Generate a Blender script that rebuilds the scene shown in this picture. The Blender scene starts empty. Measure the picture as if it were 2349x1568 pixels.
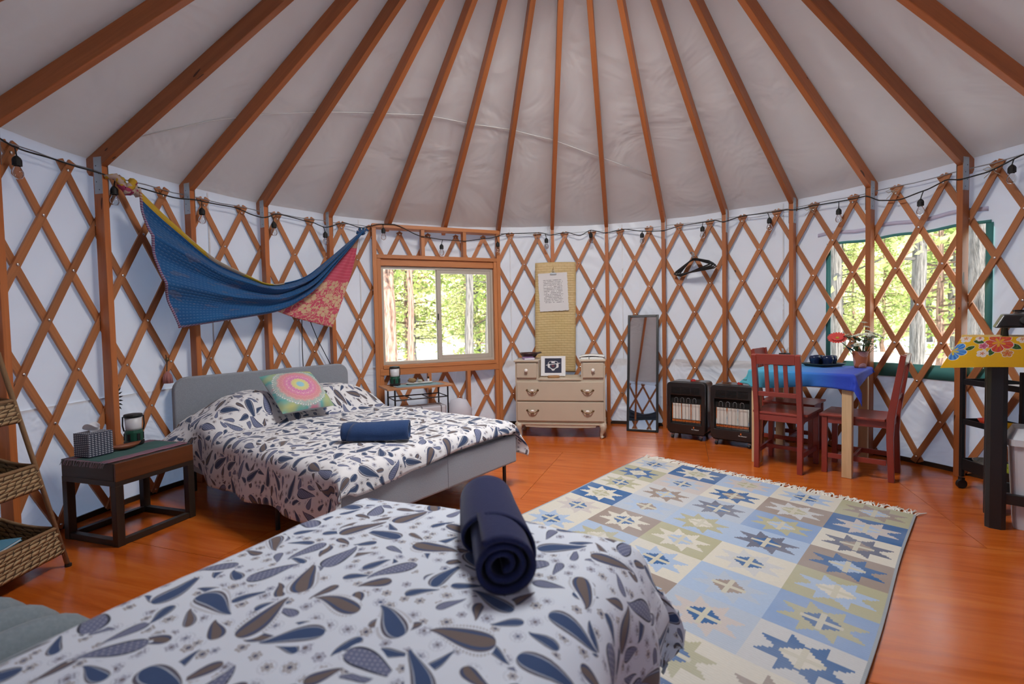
import bpy, bmesh, math, random
from math import sin, cos, pi, sqrt, atan2, radians
from mathutils import Vector, Matrix, noise
random.seed(7)
SC = bpy.context.scene
COL = SC.collection

# ------------------------------------------------------------------ camera
CAM_LOC = Vector((-0.4593, -2.5131, 1.1608))
YAW, PITCH, ROLL, FPX = 0.04152, -0.0371, -0.02072, 1109.77
fw = Vector((sin(YAW)*cos(PITCH), cos(YAW)*cos(PITCH), sin(PITCH)))
rt = Vector((cos(YAW), -sin(YAW), 0)); up = rt.cross(fw)
r2 = rt*cos(ROLL) + up*sin(ROLL); u2 = up*cos(ROLL) - rt*sin(ROLL)
cd = bpy.data.cameras.new('camera'); cam = bpy.data.objects.new('camera', cd); COL.objects.link(cam)
M = Matrix((r2, u2, -fw)).transposed().to_4x4(); M.translation = CAM_LOC
cam.matrix_world = M
cd.sensor_width = 36.0; cd.lens = FPX/2349*36.0; cd.clip_start = 0.05; cd.clip_end = 300
cd.dof.use_dof = True; cd.dof.focus_distance = 3.6; cd.dof.aperture_fstop = 2.2
SC.camera = cam
# ------------------------------------------------------------------ world, sun, dome light, exposure
W = bpy.data.worlds.new('world'); SC.world = W; W.use_nodes = True
bg = W.node_tree.nodes['Background']; bg.inputs[0].default_value = (0.74, 0.86, 1.0, 1); bg.inputs[1].default_value = 4.2
sl = bpy.data.lights.new('sun', 'SUN'); sl.energy = 17.0; sl.angle = 0.02; sl.color = (1.0, 0.93, 0.82)
so = bpy.data.objects.new('sun', sl); COL.objects.link(so)
so.rotation_euler = Vector((0.30, -0.95, 0.95)).to_track_quat('Z', 'Y').to_euler()
al = bpy.data.lights.new('skylight_glow', 'AREA'); al.shape = 'DISK'; al.size = 0.9; al.energy = 92; al.color = (0.99, 0.975, 0.95); al.spread = radians(142)
ao = bpy.data.objects.new('skylight_glow', al); COL.objects.link(ao); ao.location = (0, 0, 3.50)
ao.rotation_euler = Vector((-0.08, -0.80, 3.0)).to_track_quat('Z', 'Y').to_euler()   # sunlit frosted dome: the light falls towards the far side
SC.view_settings.view_transform = 'Standard'; SC.view_settings.look = 'None'
SC.view_settings.gamma = 1.0; SC.view_settings.use_curve_mapping = False
SC.view_settings.exposure = -0.3
SC.cycles.use_denoising = True
SC.cycles.max_bounces = 6; SC.cycles.diffuse_bounces = 3; SC.cycles.glossy_bounces = 3; SC.cycles.transparent_max_bounces = 12
SC.cycles.use_adaptive_sampling = True; SC.cycles.adaptive_threshold = 0.12; SC.cycles.adaptive_min_samples = 16
SC.cycles.sample_clamp_indirect = 6.0

# ------------------------------------------------------------------ shader helpers
class V:
    def __init__(s, nt, sock): s.nt, s.s = nt, sock
    def __add__(a, b): return a.nt.m('ADD', a, b)
    __radd__ = __add__
    def __sub__(a, b): return a.nt.m('SUBTRACT', a, b)
    def __rsub__(a, b): return a.nt.m('SUBTRACT', b, a)
    def __mul__(a, b): return a.nt.m('MULTIPLY', a, b)
    __rmul__ = __mul__
    def __truediv__(a, b): return a.nt.m('DIVIDE', a, b)
    def __lt__(a, b): return a.nt.m('LESS_THAN', a, b)
    def __gt__(a, b): return a.nt.m('GREATER_THAN', a, b)
class NT:
    def __init__(s, name):
        s.mat = bpy.data.materials.new(name); s.mat.use_nodes = True
        s.t = s.mat.node_tree; s.t.nodes.clear()
    def node(s, typ, **kw):
        n = s.t.nodes.new(typ)
        for k, v in kw.items(): setattr(n, k, v)
        return n
    def put(s, inp, v):
        if isinstance(v, V): s.t.links.new(v.s, inp)
        elif v is not None:
            if isinstance(v, (tuple, list)) and inp.type == 'RGBA' and len(v) == 3: v = (*v, 1)
            inp.default_value = v
    def m(s, op, a, b=None, c=None):
        n = s.node('ShaderNodeMath', operation=op)
        for i, v in enumerate((a, b, c)): s.put(n.inputs[i], v)
        return V(s, n.outputs[0])
    def sin(s, a): return s.m('SINE', a)
    def cos(s, a): return s.m('COSINE', a)
    def abs(s, a): return s.m('ABSOLUTE', a)
    def floor(s, a): return s.m('FLOOR', a)
    def fract(s, a): return s.m('FRACT', a)
    def min(s, a, b): return s.m('MINIMUM', a, b)
    def max(s, a, b): return s.m('MAXIMUM', a, b)
    def uv(s):
        n = s.node('ShaderNodeTexCoord'); q = s.node('ShaderNodeSeparateXYZ'); s.t.links.new(n.outputs['UV'], q.inputs[0])
        return V(s, q.outputs[0]), V(s, q.outputs[1])
    def obj(s):
        n = s.node('ShaderNodeTexCoord'); q = s.node('ShaderNodeSeparateXYZ'); s.t.links.new(n.outputs['Object'], q.inputs[0])
        return [V(s, q.outputs[i]) for i in range(3)]
    def objv(s): return V(s, s.node('ShaderNodeTexCoord').outputs['Object'])
    def vec(s, x, y, z=0.0):
        n = s.node('ShaderNodeCombineXYZ')
        for i, v in enumerate((x, y, z)): s.put(n.inputs[i], v)
        return V(s, n.outputs[0])
    def noise(s, vec, scale=5.0, detail=2.0, rough=0.5, dist=0.0, col=False):
        n = s.node('ShaderNodeTexNoise'); s.put(n.inputs['Vector'], vec)
        n.inputs['Scale'].default_value = scale; n.inputs['Detail'].default_value = detail
        n.inputs['Roughness'].default_value = rough; n.inputs['Distortion'].default_value = dist
        return V(s, n.outputs[1 if col else 0])
    def vor(s, vec, rnd=1.0):
        n = s.node('ShaderNodeTexVoronoi', voronoi_dimensions='2D'); s.put(n.inputs['Vector'], vec)
        n.inputs['Scale'].default_value = 1.0; n.inputs['Randomness'].default_value = rnd
        c = s.node('ShaderNodeSeparateXYZ'); s.t.links.new(n.outputs['Color'], c.inputs[0])
        p = s.node('ShaderNodeSeparateXYZ'); s.t.links.new(n.outputs['Position'], p.inputs[0])
        return [V(s, c.outputs[i]) for i in range(3)], [V(s, p.outputs[i]) for i in range(2)], V(s, n.outputs['Distance'])
    def mix(s, f, a, b):
        n = s.node('ShaderNodeMix', data_type='RGBA'); s.put(n.inputs[0], f); s.put(n.inputs[6], a); s.put(n.inputs[7], b)
        return V(s, n.outputs[2])
    def ramp(s, f, stops, const=False):
        n = s.node('ShaderNodeValToRGB'); cr = n.color_ramp; cr.interpolation = 'CONSTANT' if const else 'LINEAR'
        while len(cr.elements) > 1: cr.elements.remove(cr.elements[-1])
        cr.elements[0].position = stops[0][0]; cr.elements[0].color = (*stops[0][1], 1)
        for p, c in stops[1:]:
            e = cr.elements.new(p); e.color = (*c, 1)
        s.put(n.inputs[0], f); return V(s, n.outputs[0])
    def rnd(s): return V(s, s.node('ShaderNodeObjectInfo').outputs['Random'])
    def bump(s, h, strength=0.3, dist=0.01):
        n = s.node('ShaderNodeBump'); n.inputs['Strength'].default_value = strength; n.inputs['Distance'].default_value = dist
        s.put(n.inputs['Height'], h); return V(s, n.outputs[0])
    def bsdf(s, col, rough=0.6, metal=0.0, normal=None, **kw):
        n = s.node('ShaderNodeBsdfPrincipled'); s.put(n.inputs['Base Color'], col); s.put(n.inputs['Roughness'], rough)
        n.inputs['Metallic'].default_value = metal
        if normal is not None: s.put(n.inputs['Normal'], normal)
        for k, v in kw.items(): s.put(n.inputs[k.replace('_', ' ')], v)
        return V(s, n.outputs[0])
    def out(s, sh):
        n = s.node('ShaderNodeOutputMaterial'); s.put(n.inputs[0], sh); return s.mat
    def mixsh(s, f, a, b):
        n = s.node('ShaderNodeMixShader'); s.put(n.inputs[0], f); s.put(n.inputs[1], a); s.put(n.inputs[2], b); return V(s, n.outputs[0])
def plain(name, col, rough=0.5, metal=0.0, bumpscale=None, bs=0.15, var=0.0, **kw):
    n = NT(name); o = n.objv(); c = col
    if var:
        c = n.mix(n.noise(o, 6.0, 3.0), tuple(x*(1-var) for x in col), tuple(min(1, x*(1+var)) for x in col))
    nm = n.bump(n.noise(o, bumpscale, 3.0), bs, 0.004) if bumpscale else None
    return n.out(n.bsdf(c, rough, metal, nm, **kw))
def wood(name, ca, cb, rough=0.45, grain=28.0, var=0.25, coat=0.0):
    n = NT(name); u, v = n.uv(); r = n.rnd()
    g = n.noise(n.vec(u*1.6 + r*37.0, v*grain, r*9.0), 1.0, 3.0, 0.6, 1.0)
    k = n.m('MULTIPLY_ADD', r, var*2, 1-var)
    c = n.mix(g, tuple(x*0.8 for x in ca), tuple(min(1, x*1.08) for x in cb))
    kn = n.noise(n.vec(u*7.0 + r*50.0, v*22.0, r*3.0), 1.0, 0.0)
    c = n.mix(kn > 0.82, c, tuple(x*0.25 for x in ca))
    hsv = n.node('ShaderNodeHueSaturation'); n.put(hsv.inputs['Color'], c); n.put(hsv.inputs['Value'], k)
    return n.out(n.bsdf(V(n, hsv.outputs[0]), rough, 0, None, Coat_Weight=coat, Coat_Roughness=0.15))
MAT = {}
MAT['beam'] = wood('stained_fir', (0.40, 0.115, 0.030), (0.56, 0.185, 0.055), 0.42)
MAT['slat'] = wood('lattice_fir', (0.42, 0.145, 0.048), (0.58, 0.235, 0.092), 0.5, 40.0, 0.2)
MAT['frame'] = wood('window_fir', (0.52, 0.18, 0.058), (0.64, 0.25, 0.09), 0.45, 28, 0.08)
MAT['darkwood'] = wood('dark_walnut', (0.020, 0.013, 0.010), (0.040, 0.026, 0.018), 0.4, 30, 0.1)
MAT['walnut'] = wood('walnut_front', (0.085, 0.026, 0.008), (0.16, 0.05, 0.015), 0.35, 18, 0.1)
MAT['pine'] = wood('pale_pine', (0.62, 0.40, 0.20), (0.74, 0.52, 0.30), 0.5, 22, 0.05)
MAT['shelfwood'] = wood('oak_shelf', (0.40, 0.17, 0.07), (0.55, 0.26, 0.12), 0.4, 20, 0.05)
MAT['red'] = plain('red_paint', (0.26, 0.035, 0.022), 0.38, var=0.12, Coat_Weight=0.15)
MAT['steel'] = plain('galvanised_steel', (0.42, 0.45, 0.48), 0.4, 0.85, var=0.2)
MAT['boltm'] = plain('bolt_metal', (0.8, 0.8, 0.8), 0.22, 1.0)
MAT['black'] = plain('black_metal', (0.012, 0.012, 0.014), 0.38)
MAT['blackpl'] = plain('black_plastic', (0.010, 0.010, 0.011), 0.5)
MAT['heater'] = plain('black_enamel', (0.011, 0.011, 0.012), 0.28, Coat_Weight=0.3)
MAT['blackpaint'] = plain('black_paint', (0.012, 0.013, 0.015), 0.35, var=0.1)
MAT['cable'] = plain('black_cable', (0.012, 0.014, 0.014), 0.6)
MAT['dresser'] = plain('taupe_paint', (0.52, 0.43, 0.33), 0.45, var=0.06)
MAT['white'] = plain('white_ceramic', (0.82, 0.80, 0.76), 0.25)
MAT['brass'] = plain('aged_brass', (0.18, 0.12, 0.06), 0.35, 0.9)
MAT['vinyl'] = plain('taupe_vinyl', (0.52, 0.47, 0.40), 0.45)
MAT['graycloth'] = None
def fabric(name, ca, cb, scale=400.0, rough=0.9, bs=0.25, sheen=0.2):
    n = NT(name); o = n.objv()
    w = n.noise(o, scale, 2.0); b = n.noise(o, 3.0, 3.0)
    c = n.mix(w, ca, cb)
    return n.out(n.bsdf(c, rough, 0, n.bump(w, bs, 0.002), Sheen_Weight=sheen))
MAT['graycloth'] = fabric('grey_upholstery', (0.23, 0.255, 0.295), (0.34, 0.37, 0.42), 160)
MAT['greycushion'] = fabric('soft_grey_cloth', (0.15, 0.19, 0.22), (0.24, 0.29, 0.33), 90)
MAT['towel'] = fabric('navy_terry', (0.006, 0.010, 0.055), (0.014, 0.022, 0.095), 220, 1.0, 0.8, 0.1)
MAT['towelb'] = fabric('blue_terry', (0.010, 0.035, 0.115), (0.024, 0.065, 0.18), 260, 1.0, 0.8, 0.15)
MAT['mattress'] = fabric('white_ticking', (0.7, 0.7, 0.72), (0.8, 0.8, 0.82), 200)
MAT['rope'] = None

def mat_tarp(name, col, trans, transcol, bscale, bs):
    n = NT(name); o = n.objv(); ox, oy, oz = n.obj()
    h = n.noise(o, bscale, 3.0, 0.55, 0.8)
    nm = n.bump(h, bs, 0.06)
    d = n.node('ShaderNodeBsdfDiffuse'); n.put(d.inputs[0], col); n.put(d.inputs['Normal'], nm)
    t = n.node('ShaderNodeBsdfTranslucent'); n.put(t.inputs[0], transcol); n.put(t.inputs['Normal'], nm)
    g = n.node('ShaderNodeBsdfGlossy'); g.inputs['Roughness'].default_value = 0.38; n.put(g.inputs['Normal'], nm); n.put(g.inputs[0], (1, 1, 1))
    a = n.mixsh(trans, V(n, d.outputs[0]), V(n, t.outputs[0]))
    return n.out(n.mixsh(0.035, a, V(n, g.outputs[0])))
MAT['wallfab'] = mat_tarp('white_wall_canvas', (0.78, 0.775, 0.79), 0.056, (0.52, 0.70, 1.0), 1.3, 0.7)
MAT['roof'] = mat_tarp('white_roof_canvas', (0.74, 0.72, 0.71), 0.012, (0.85, 0.85, 0.9), 1.7, 0.8)
MAT['skirt'] = mat_tarp('white_skirt_canvas', (0.78, 0.775, 0.79), 0.055, (0.52, 0.70, 1.0), 2.5, 0.9)
MAT['teal'] = plain('teal_webbing', (0.055, 0.25, 0.24), 0.6)
def mat_clear(name, refl=0.06, tint=(1, 1, 1), rough=0.02):
    n = NT(name); t = n.node('ShaderNodeBsdfTransparent'); n.put(t.inputs[0], tint)
    g = n.node('ShaderNodeBsdfGlossy'); g.inputs['Roughness'].default_value = rough
    f = n.node('ShaderNodeFresnel'); f.inputs[0].default_value = 1.3
    return n.out(n.mixsh(V(n, f.outputs[0])*1.0 + refl*0.2, V(n, t.outputs[0]), V(n, g.outputs[0])))
MAT['glass'] = mat_clear('window_glass')
MAT['clearvinyl'] = mat_clear('clear_vinyl', 0.05, (0.93, 0.95, 0.93), 0.12)
MAT['bulb'] = mat_clear('bulb_glass', 0.4, (0.92, 0.92, 0.92), 0.03)
MAT['mirror'] = plain('mirror_silver', (0.80, 0.82, 0.83), 0.01, 1.0)

# ------------------------------------------------------------------ mesh builder
class MB:
    def __init__(s): s.v, s.f, s.u = [], [], []
    def add(s, vs, fs, us=None):
        o = len(s.v); s.v += [tuple(p) for p in vs]
        for i, f in enumerate(fs):
            s.f.append([o+k for k in f]); s.u.append(us[i] if us else [(0, 0)]*len(f))
        return s
    def box(s, c, d, rot=None):
        c = Vector(c); hx, hy, hz = d[0]/2, d[1]/2, d[2]/2
        P = [Vector((x, y, z)) for x in (-hx, hx) for y in (-hy, hy) for z in (-hz, hz)]
        F = [(0, 1, 3, 2), (4, 6, 7, 5), (0, 4, 5, 1), (2, 3, 7, 6), (0, 2, 6, 4), (1, 5, 7, 3)]
        ax = max(range(3), key=lambda i: d[i]); U = []
        for f in F:
            dims = [i for i in range(3) if max(P[k][i] for k in f)-min(P[k][i] for k in f) > 1e-9]
            if ax in dims: a = ax; b = [i for i in dims if i != ax][0] if len(dims) > 1 else ax
            else: a, b = (dims+[0, 0])[:2]
            U.append([(P[k][a], P[k][b]+0.5*dims[0]) for k in f])
        R = rot or Matrix.Identity(3)
        return s.add([c + R @ p for p in P], F, U)
    def beam(s, p0, p1, w, h, upv=(0, 0, 1)):
        p0, p1 = Vector(p0), Vector(p1); d = p1-p0; L = d.length; x = d/L
        y = Vector(upv).cross(x)
        if y.length < 1e-6: y = Vector((1, 0, 0)).cross(x)
        y.normalize(); z = x.cross(y)
        return s.box((p0+p1)/2, (L, w, h), Matrix((x, y, z)).transposed())
    def tube(s, pts, r, n=8, cap=True, squash=1.0):
        pts = [Vector(p) for p in pts]; m = len(pts); rs = r if isinstance(r, (list, tuple)) else [r]*m
        t0 = (pts[1]-pts[0]).normalized(); a = Vector((0, 0, 1)) if abs(t0.z) < 0.9 else Vector((1, 0, 0))
        nrm = (a - t0*a.dot(t0)).normalized(); vs = []; ln = 0; U0 = []
        for i, p in enumerate(pts):
            t = (pts[min(i+1, m-1)]-pts[max(i-1, 0)]).normalized()
            nrm = (nrm - t*nrm.dot(t)).normalized(); b = t.cross(nrm)
            for k in range(n):
                an = 2*pi*k/n; vs.append(p + nrm*(cos(an)*rs[i]*squash) + b*(sin(an)*rs[i]))
            if i: ln += (pts[i]-pts[i-1]).length
            U0.append(ln)
        fs, us = [], []
        for i in range(m-1):
            for k in range(n):
                k2 = (k+1) % n
                fs.append((i*n+k, i*n+k2, (i+1)*n+k2, (i+1)*n+k))
                us.append([(U0[i], k/n), (U0[i], (k+1)/n), (U0[i+1], (k+1)/n), (U0[i+1], k/n)])
        if cap:
            fs.append(tuple(range(n-1, -1, -1))); us.append([(0, 0)]*n)
            fs.append(tuple((m-1)*n+k for k in range(n))); us.append([(0, 0)]*n)
        return s.add(vs, fs, us)
    def lathe(s, prof, n=20, c=(0, 0, 0), ax=None):
        c = Vector(c); R = (Vector(ax).to_track_quat('Z', 'Y').to_matrix() if ax else Matrix.Identity(3))
        vs, fs, us = [], [], []; m = len(prof)
        for (r, z) in prof:
            for k in range(n): vs.append(c + R @ Vector((r*cos(2*pi*k/n), r*sin(2*pi*k/n), z)))
        for i in range(m-1):
            for k in range(n):
                k2 = (k+1) % n; fs.append((i*n+k, i*n+k2, (i+1)*n+k2, (i+1)*n+k))
                us.append([(k/n, i/(m-1)), ((k+1)/n, i/(m-1)), ((k+1)/n, (i+1)/(m-1)), (k/n, (i+1)/(m-1))])
        if prof[0][0] > 1e-6: fs.append(tuple(range(n-1, -1, -1))); us.append([(0, 0)]*n)
        if prof[-1][0] > 1e-6: fs.append(tuple((m-1)*n+k for k in range(n))); us.append([(0, 0)]*n)
        return s.add(vs, fs, us)
    def prism(s, poly, fa, fb):
        """poly: list of 2d, fa/fb map 2d -> 3d for the two caps"""
        n = len(poly); vs = [fa(*p) for p in poly] + [fb(*p) for p in poly]
        fs = [tuple(range(n-1, -1, -1)), tuple(range(n, 2*n))] + [(i, (i+1) % n, n+(i+1) % n, n+i) for i in range(n)]
        us = [[poly[i] for i in range(n-1, -1, -1)], list(poly)] + [[poly[i], poly[(i+1) % n], poly[(i+1) % n], poly[i]] for i in range(n)]
        return s.add(vs, fs, us)
    def grid(s, fn, nu, nv, uvf=None, closeu=False):
        vs = [fn(i/nu, j/nv) for j in range(nv+1) for i in range(nu+1)]; fs, us = [], []
        for j in range(nv):
            for i in range(nu):
                a = j*(nu+1)+i; fs.append((a, a+1, a+nu+2, a+nu+1))
                q = [(i/nu, j/nv), ((i+1)/nu, j/nv), ((i+1)/nu, (j+1)/nv), (i/nu, (j+1)/nv)]
                us.append([uvf(*t) for t in q] if uvf else q)
        return s.add(vs, fs, us)
    def build(s, name, mat, parent=None, smooth=False, bevel=0.0, solid=0.0, world=False, seg=2, weld=False, soff=-1.0):
        me = bpy.data.meshes.new(name); me.from_pydata(s.v, [], s.f)
        uvl = me.uv_layers.new(name='UVMap'); k = 0; dat = []
        for u in s.u:
            for q in u: dat += [q[0], q[1]]
        uvl.data.foreach_set('uv', dat)
        me.materials.append(MAT[mat] if isinstance(mat, str) else mat)
        if smooth: me.polygons.foreach_set('use_smooth', [True]*len(me.polygons))
        if weld:
            b = bmesh.new(); b.from_mesh(me); bmesh.ops.remove_doubles(b, verts=b.verts, dist=1e-5); b.to_mesh(me); b.free()
        if world and parent is not None:
            me.transform(parent_world(parent).inverted())
        me.update()
        o = bpy.data.objects.new(name, me); COL.objects.link(o)
        if parent is not None: o.parent = parent
        if solid:
            q = o.modifiers.new('solid', 'SOLIDIFY'); q.thickness = solid; q.offset = soff
        if bevel:
            q = o.modifiers.new('bevel', 'BEVEL'); q.width = bevel; q.segments = seg; q.limit_method = 'ANGLE'
        return o
def parent_world(o):
    m = o.matrix_basis
    while o.parent is not None:
        o = o.parent; m = o.matrix_basis @ m
    return m
def tag(o, label, cat, group=None):
    o['label'] = label; o['category'] = cat
    if group: o['group'] = group
    return o
def thing(name, label, cat, loc=(0, 0, 0), rz=0.0, group=None):
    o = bpy.data.objects.new(name, None); COL.objects.link(o); o.empty_display_size = 0.1
    o.location = loc; o.rotation_euler = (0, 0, rz)
    return tag(o, label, cat, group)
def struct(o): o['kind'] = 'structure'; return o
def stuff(o): o['kind'] = 'stuff'; return o
def plabel(o, l): o['label'] = l; return o
def copy_tree(o, parent=None):
    c = o.copy(); COL.objects.link(c)
    if parent is not None: c.parent = parent
    for ch in o.children: copy_tree(ch, c)
    return c
def pt(a, z, r): return Vector((r*sin(a), r*cos(a), z))
def rot_x(a): return Matrix.Rotation(a, 3, 'X')
def rot_z(a): return Matrix.Rotation(a, 3, 'Z')
def rrect(w, h, r, n=6, tl=True, tr=True, bl=True, br=True):
    P = []
    for cx, cy, a0, on in ((w/2, h/2, 0, tr), (-w/2, h/2, pi/2, tl), (-w/2, -h/2, pi, bl), (w/2, -h/2, 3*pi/2, br)):
        if not on: P.append((cx, cy)); continue
        ox, oy = cx-math.copysign(r, cx), cy-math.copysign(r, cy)
        for k in range(n+1):
            a = a0+pi/2*k/n; P.append((ox+r*cos(a), oy+r*sin(a)))
    return P
# ================================================================== THE YURT SHELL
RAD = 3.05
def clip_poly(poly, cl):
    out = poly; n = len(cl)
    for i in range(n):
        ax, ay = cl[i]; bx, by = cl[(i+1) % n]; inp = out; out = []
        side = lambda p: (bx-ax)*(p[1]-ay)-(by-ay)*(p[0]-ax)
        for j in range(len(inp)):
            p, q = inp[j], inp[(j+1) % len(inp)]; sp, sq = side(p), side(q)
            if sp >= 0: out.append(p)
            if sp*sq < 0:
                t = sp/(sp-sq); out.append((p[0]+t*(q[0]-p[0]), p[1]+t*(q[1]-p[1])))
        if not out: return []
    return out
# --- floor: varnished plywood sheets
def mat_floor():
    n = NT('varnished_plywood'); x, y, z = n.obj(); r = n.rnd()
    vec = n.vec(x*0.9+r*20.0, y*9.0, r*13.0)
    g = n.noise(vec, 1.0, 4.0, 0.6, 1.8)
    c = n.ramp(g, [(0.25, (0.36, 0.066, 0.006)), (0.5, (0.50, 0.105, 0.010)), (0.75, (0.58, 0.15, 0.02))])
    rg = g
    rough = n.m('MULTIPLY_ADD', rg, 0.14, 0.13)
    return n.out(n.bsdf(c, rough, 0, n.bump(n.noise(n.vec(x*3, y*14, 0.0), 1.0, 1.0), 0.16, 0.006), Specular_IOR_Level=0.5))
MAT['floor'] = mat_floor()
MAT['floorgap'] = plain('dark_joint', (0.06, 0.016, 0.004), 0.7)
circ = [(3.09*cos(2*pi*k/64), 3.09*sin(2*pi*k/64)) for k in range(64)]
floor = struct(MB().prism(circ, lambda x, y: Vector((x, y, -0.06)), lambda x, y: Vector((x, y, -0.003))).build('floor', 'floorgap'))
FA = -0.38; fo = Vector((-0.293, 0.652))
fx = Vector((cos(FA), sin(FA))); fy = Vector((-sin(FA), cos(FA)))
for iy in range(-4, 4):
    for ix in range(-3, 3):
        x0 = ix*2.44 + (1.22 if iy % 2 else 0); y0 = iy*1.22; g = 0.0012
        q = []
        for (a, b) in ((x0+g, y0+g), (x0+2.44-g, y0+g), (x0+2.44-g, y0+1.22-g), (x0+g, y0+1.22-g)):
            w = fo + fx*a + fy*b; q.append((w.x, w.y))
        q = clip_poly(q, circ)
        if len(q) > 2:
            cx, cy = sum(p[0] for p in q)/len(q), sum(p[1] for p in q)/len(q)
            loc = [((p[0]-cx)*cos(FA)+(p[1]-cy)*sin(FA), -(p[0]-cx)*sin(FA)+(p[1]-cy)*cos(FA)) for p in q]
            o = MB().prism(loc, lambda x, y: Vector((x, y, -0.02)), lambda x, y: Vector((x, y, 0))).build('floor_sheet', 'floor', floor)
            o.location = (cx, cy, 0); o.rotation_euler = (0, 0, FA)
# --- canvas walls with the two window openings
W1A, W1B, W1Z0, W1Z1 = -0.552, -0.152, 0.765, 1.785
W2A, W2B, W2Z0, W2Z1 = 0.985, 1.335, 0.775, 1.812
def wall_mesh(a0, a1, hole, r0, zs, mat, name, parent=None):
    mb = MB(); br = {a0, a1}
    if hole: br |= {hole[0], hole[1]}
    br = sorted(br); an = []
    for i in range(len(br)-1):
        n = max(1, int((br[i+1]-br[i])/0.03)); an += [br[i]+(br[i+1]-br[i])*k/n for k in range(n)]
    an.append(br[-1])
    def P(a, z):
        d = 0.006*noise.noise(Vector((a*9, z*1.6, 3.1))) + 0.003*noise.noise(Vector((a*30, z*5, 8.1)))
        return pt(a, z, r0 + d)
    vid = {}
    vs, fs = [], []
    def vi(i, j):
        if (i, j) not in vid: vid[(i, j)] = len(vs); vs.append(P(an[i], zs[j]))
        return vid[(i, j)]
    for i in range(len(an)-1):
        for j in range(len(zs)-1):
            ca, cz = (an[i]+an[i+1])/2, (zs[j]+zs[j+1])/2
            if hole and hole[0] < ca < hole[1] and hole[2] < cz < hole[3]: continue
            fs.append((vi(i, j), vi(i+1, j), vi(i+1, j+1), vi(i, j+1)))
    mb.add(vs, fs)
    return mb.build(name, mat, parent, smooth=True)
def zl(*lv):
    o = []
    for a, b in zip(lv, lv[1:]):
        n = max(1, int(round((b-a)/0.12))); o += [a+(b-a)*k/n for k in range(n)]
    return o+[lv[-1]]
# the left wall holds the framed window, the right one the roll-up clear window
wl = struct(wall_mesh(-pi, -0.11, (W1A, W1B, W1Z0, W1Z1), 3.079, zl(0.72, W1Z0, W1Z1, 2.31), 'wallfab', 'wall_left'))
wr = struct(wall_mesh(-0.11, pi, (W2A, W2B, W2Z0, W2Z1), 3.079, zl(0.66, W2Z0, W2Z1, 2.31), 'wallfab', 'wall_right'))
wall_mesh(-pi, -0.11, None, 3.0725, zl(0.0, 0.737), 'skirt', 'canvas_skirt', wl)
wall_mesh(-0.11, pi, None, 3.0725, zl(0.0, 0.742), 'skirt', 'canvas_skirt', wr)
for par, lst in ((wl, (-1.62, -1.07, -0.62)), (wr, (-0.075, 0.34, 0.86, 1.47))):
    for a in lst:
        MB().beam(pt(a, 0.74, 3.073), pt(a, 2.25, 3.073), 0.012, 0.002, pt(a, 0, 1)).build('canvas_seam', 'skirt', par)
struct(MB().grid(lambda u, v: pt(-pi+u*(pi-0.59), v*0.035, 3.06), 90, 1).build('baseboard_left', 'darkwood', None, solid=0.012))
struct(MB().grid(lambda u, v: pt(-0.11+u*(pi+0.11), v*0.035, 3.06), 90, 1).build('baseboard_right', 'darkwood', None, solid=0.012))
# --- lattice
def slat_obj(a_top, z1, k, sgn, zlo, zhi, r, par, name='lattice_slat', cache={}):
    """k = angle per metre of height; the mesh is built at angle 0 and turned"""
    key = (round(k, 6), sgn, round(zlo, 4), round(zhi, 4), r)
    if key not in cache:
        mb = MB(); n = max(2, int((zhi-zlo)/0.15)); hw = 0.0205; ht = 0.0065
        tl = sqrt(1+(k*RAD)**2); du = 1/tl; dv = k*RAD/tl*sgn
        vs = []; fs = []; us = []
        for i in range(n+1):
            z = zlo+(zhi-zlo)*i/n; a = sgn*k*(z-z1)
            for (s, t) in ((-1, -1), (1, -1), (1, 1), (-1, 1)):
                # across direction in (arc, z): (du, -dv)
                vs.append(pt(a + s*hw*du/RAD, z - s*hw*dv, r + t*ht))
        for i in range(n):
            for q in range(4):
                q2 = (q+1) % 4
                fs.append((i*4+q, i*4+q2, (i+1)*4+q2, (i+1)*4+q))
                L0, L1 = (zhi-zlo)*i/n*tl, (zhi-zlo)*(i+1)/n*tl; va, vb = q*0.04, (q+1)*0.04
                us.append([(L0, va), (L0, vb), (L1, vb), (L1, va)])
        fs += [(3, 2, 1, 0), tuple(n*4+q for q in range(4))]; us += [[(0, 0)]*4]*2
        mb.add(vs, fs, us); o = mb.build(name, 'slat', par); cache[key] = o.data
    else:
        o = bpy.data.objects.new(name, cache[key]); COL.objects.link(o); o.parent = par
    o.rotation_euler = (0, 0, -a_top)
    return o
def segs(fn, allowed, z0, z1):
    out = []; cur = None; n = 240
    for i in range(n+1):
        z = z0+(z1-z0)*i/n
        if allowed(fn(z), z):
            if cur is None: cur = z
            last = z
        else:
            if cur is not None and last-cur > 0.06: out.append((cur, last))
            cur = None
    if cur is not None and last-cur > 0.06: out.append((cur, last))
    return out
bolts = {True: MB(), False: MB()}
def bolt(mb, a, z):
    c = pt(a, z, RAD-0.013); d = -pt(a, 0, 1)
    mb.lathe([(0.0095, -0.002), (0.0095, 0.002), (0.006, 0.005), (0.0, 0.006)], 8, c, d)
WA, WB = -0.576, -0.126
def allow_r(a, z): return a > WB or (WA < a <= WB and (z < 0.70 or 1.86 < z < 2.16))
def allow_l(a, z): return a < WA
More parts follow.
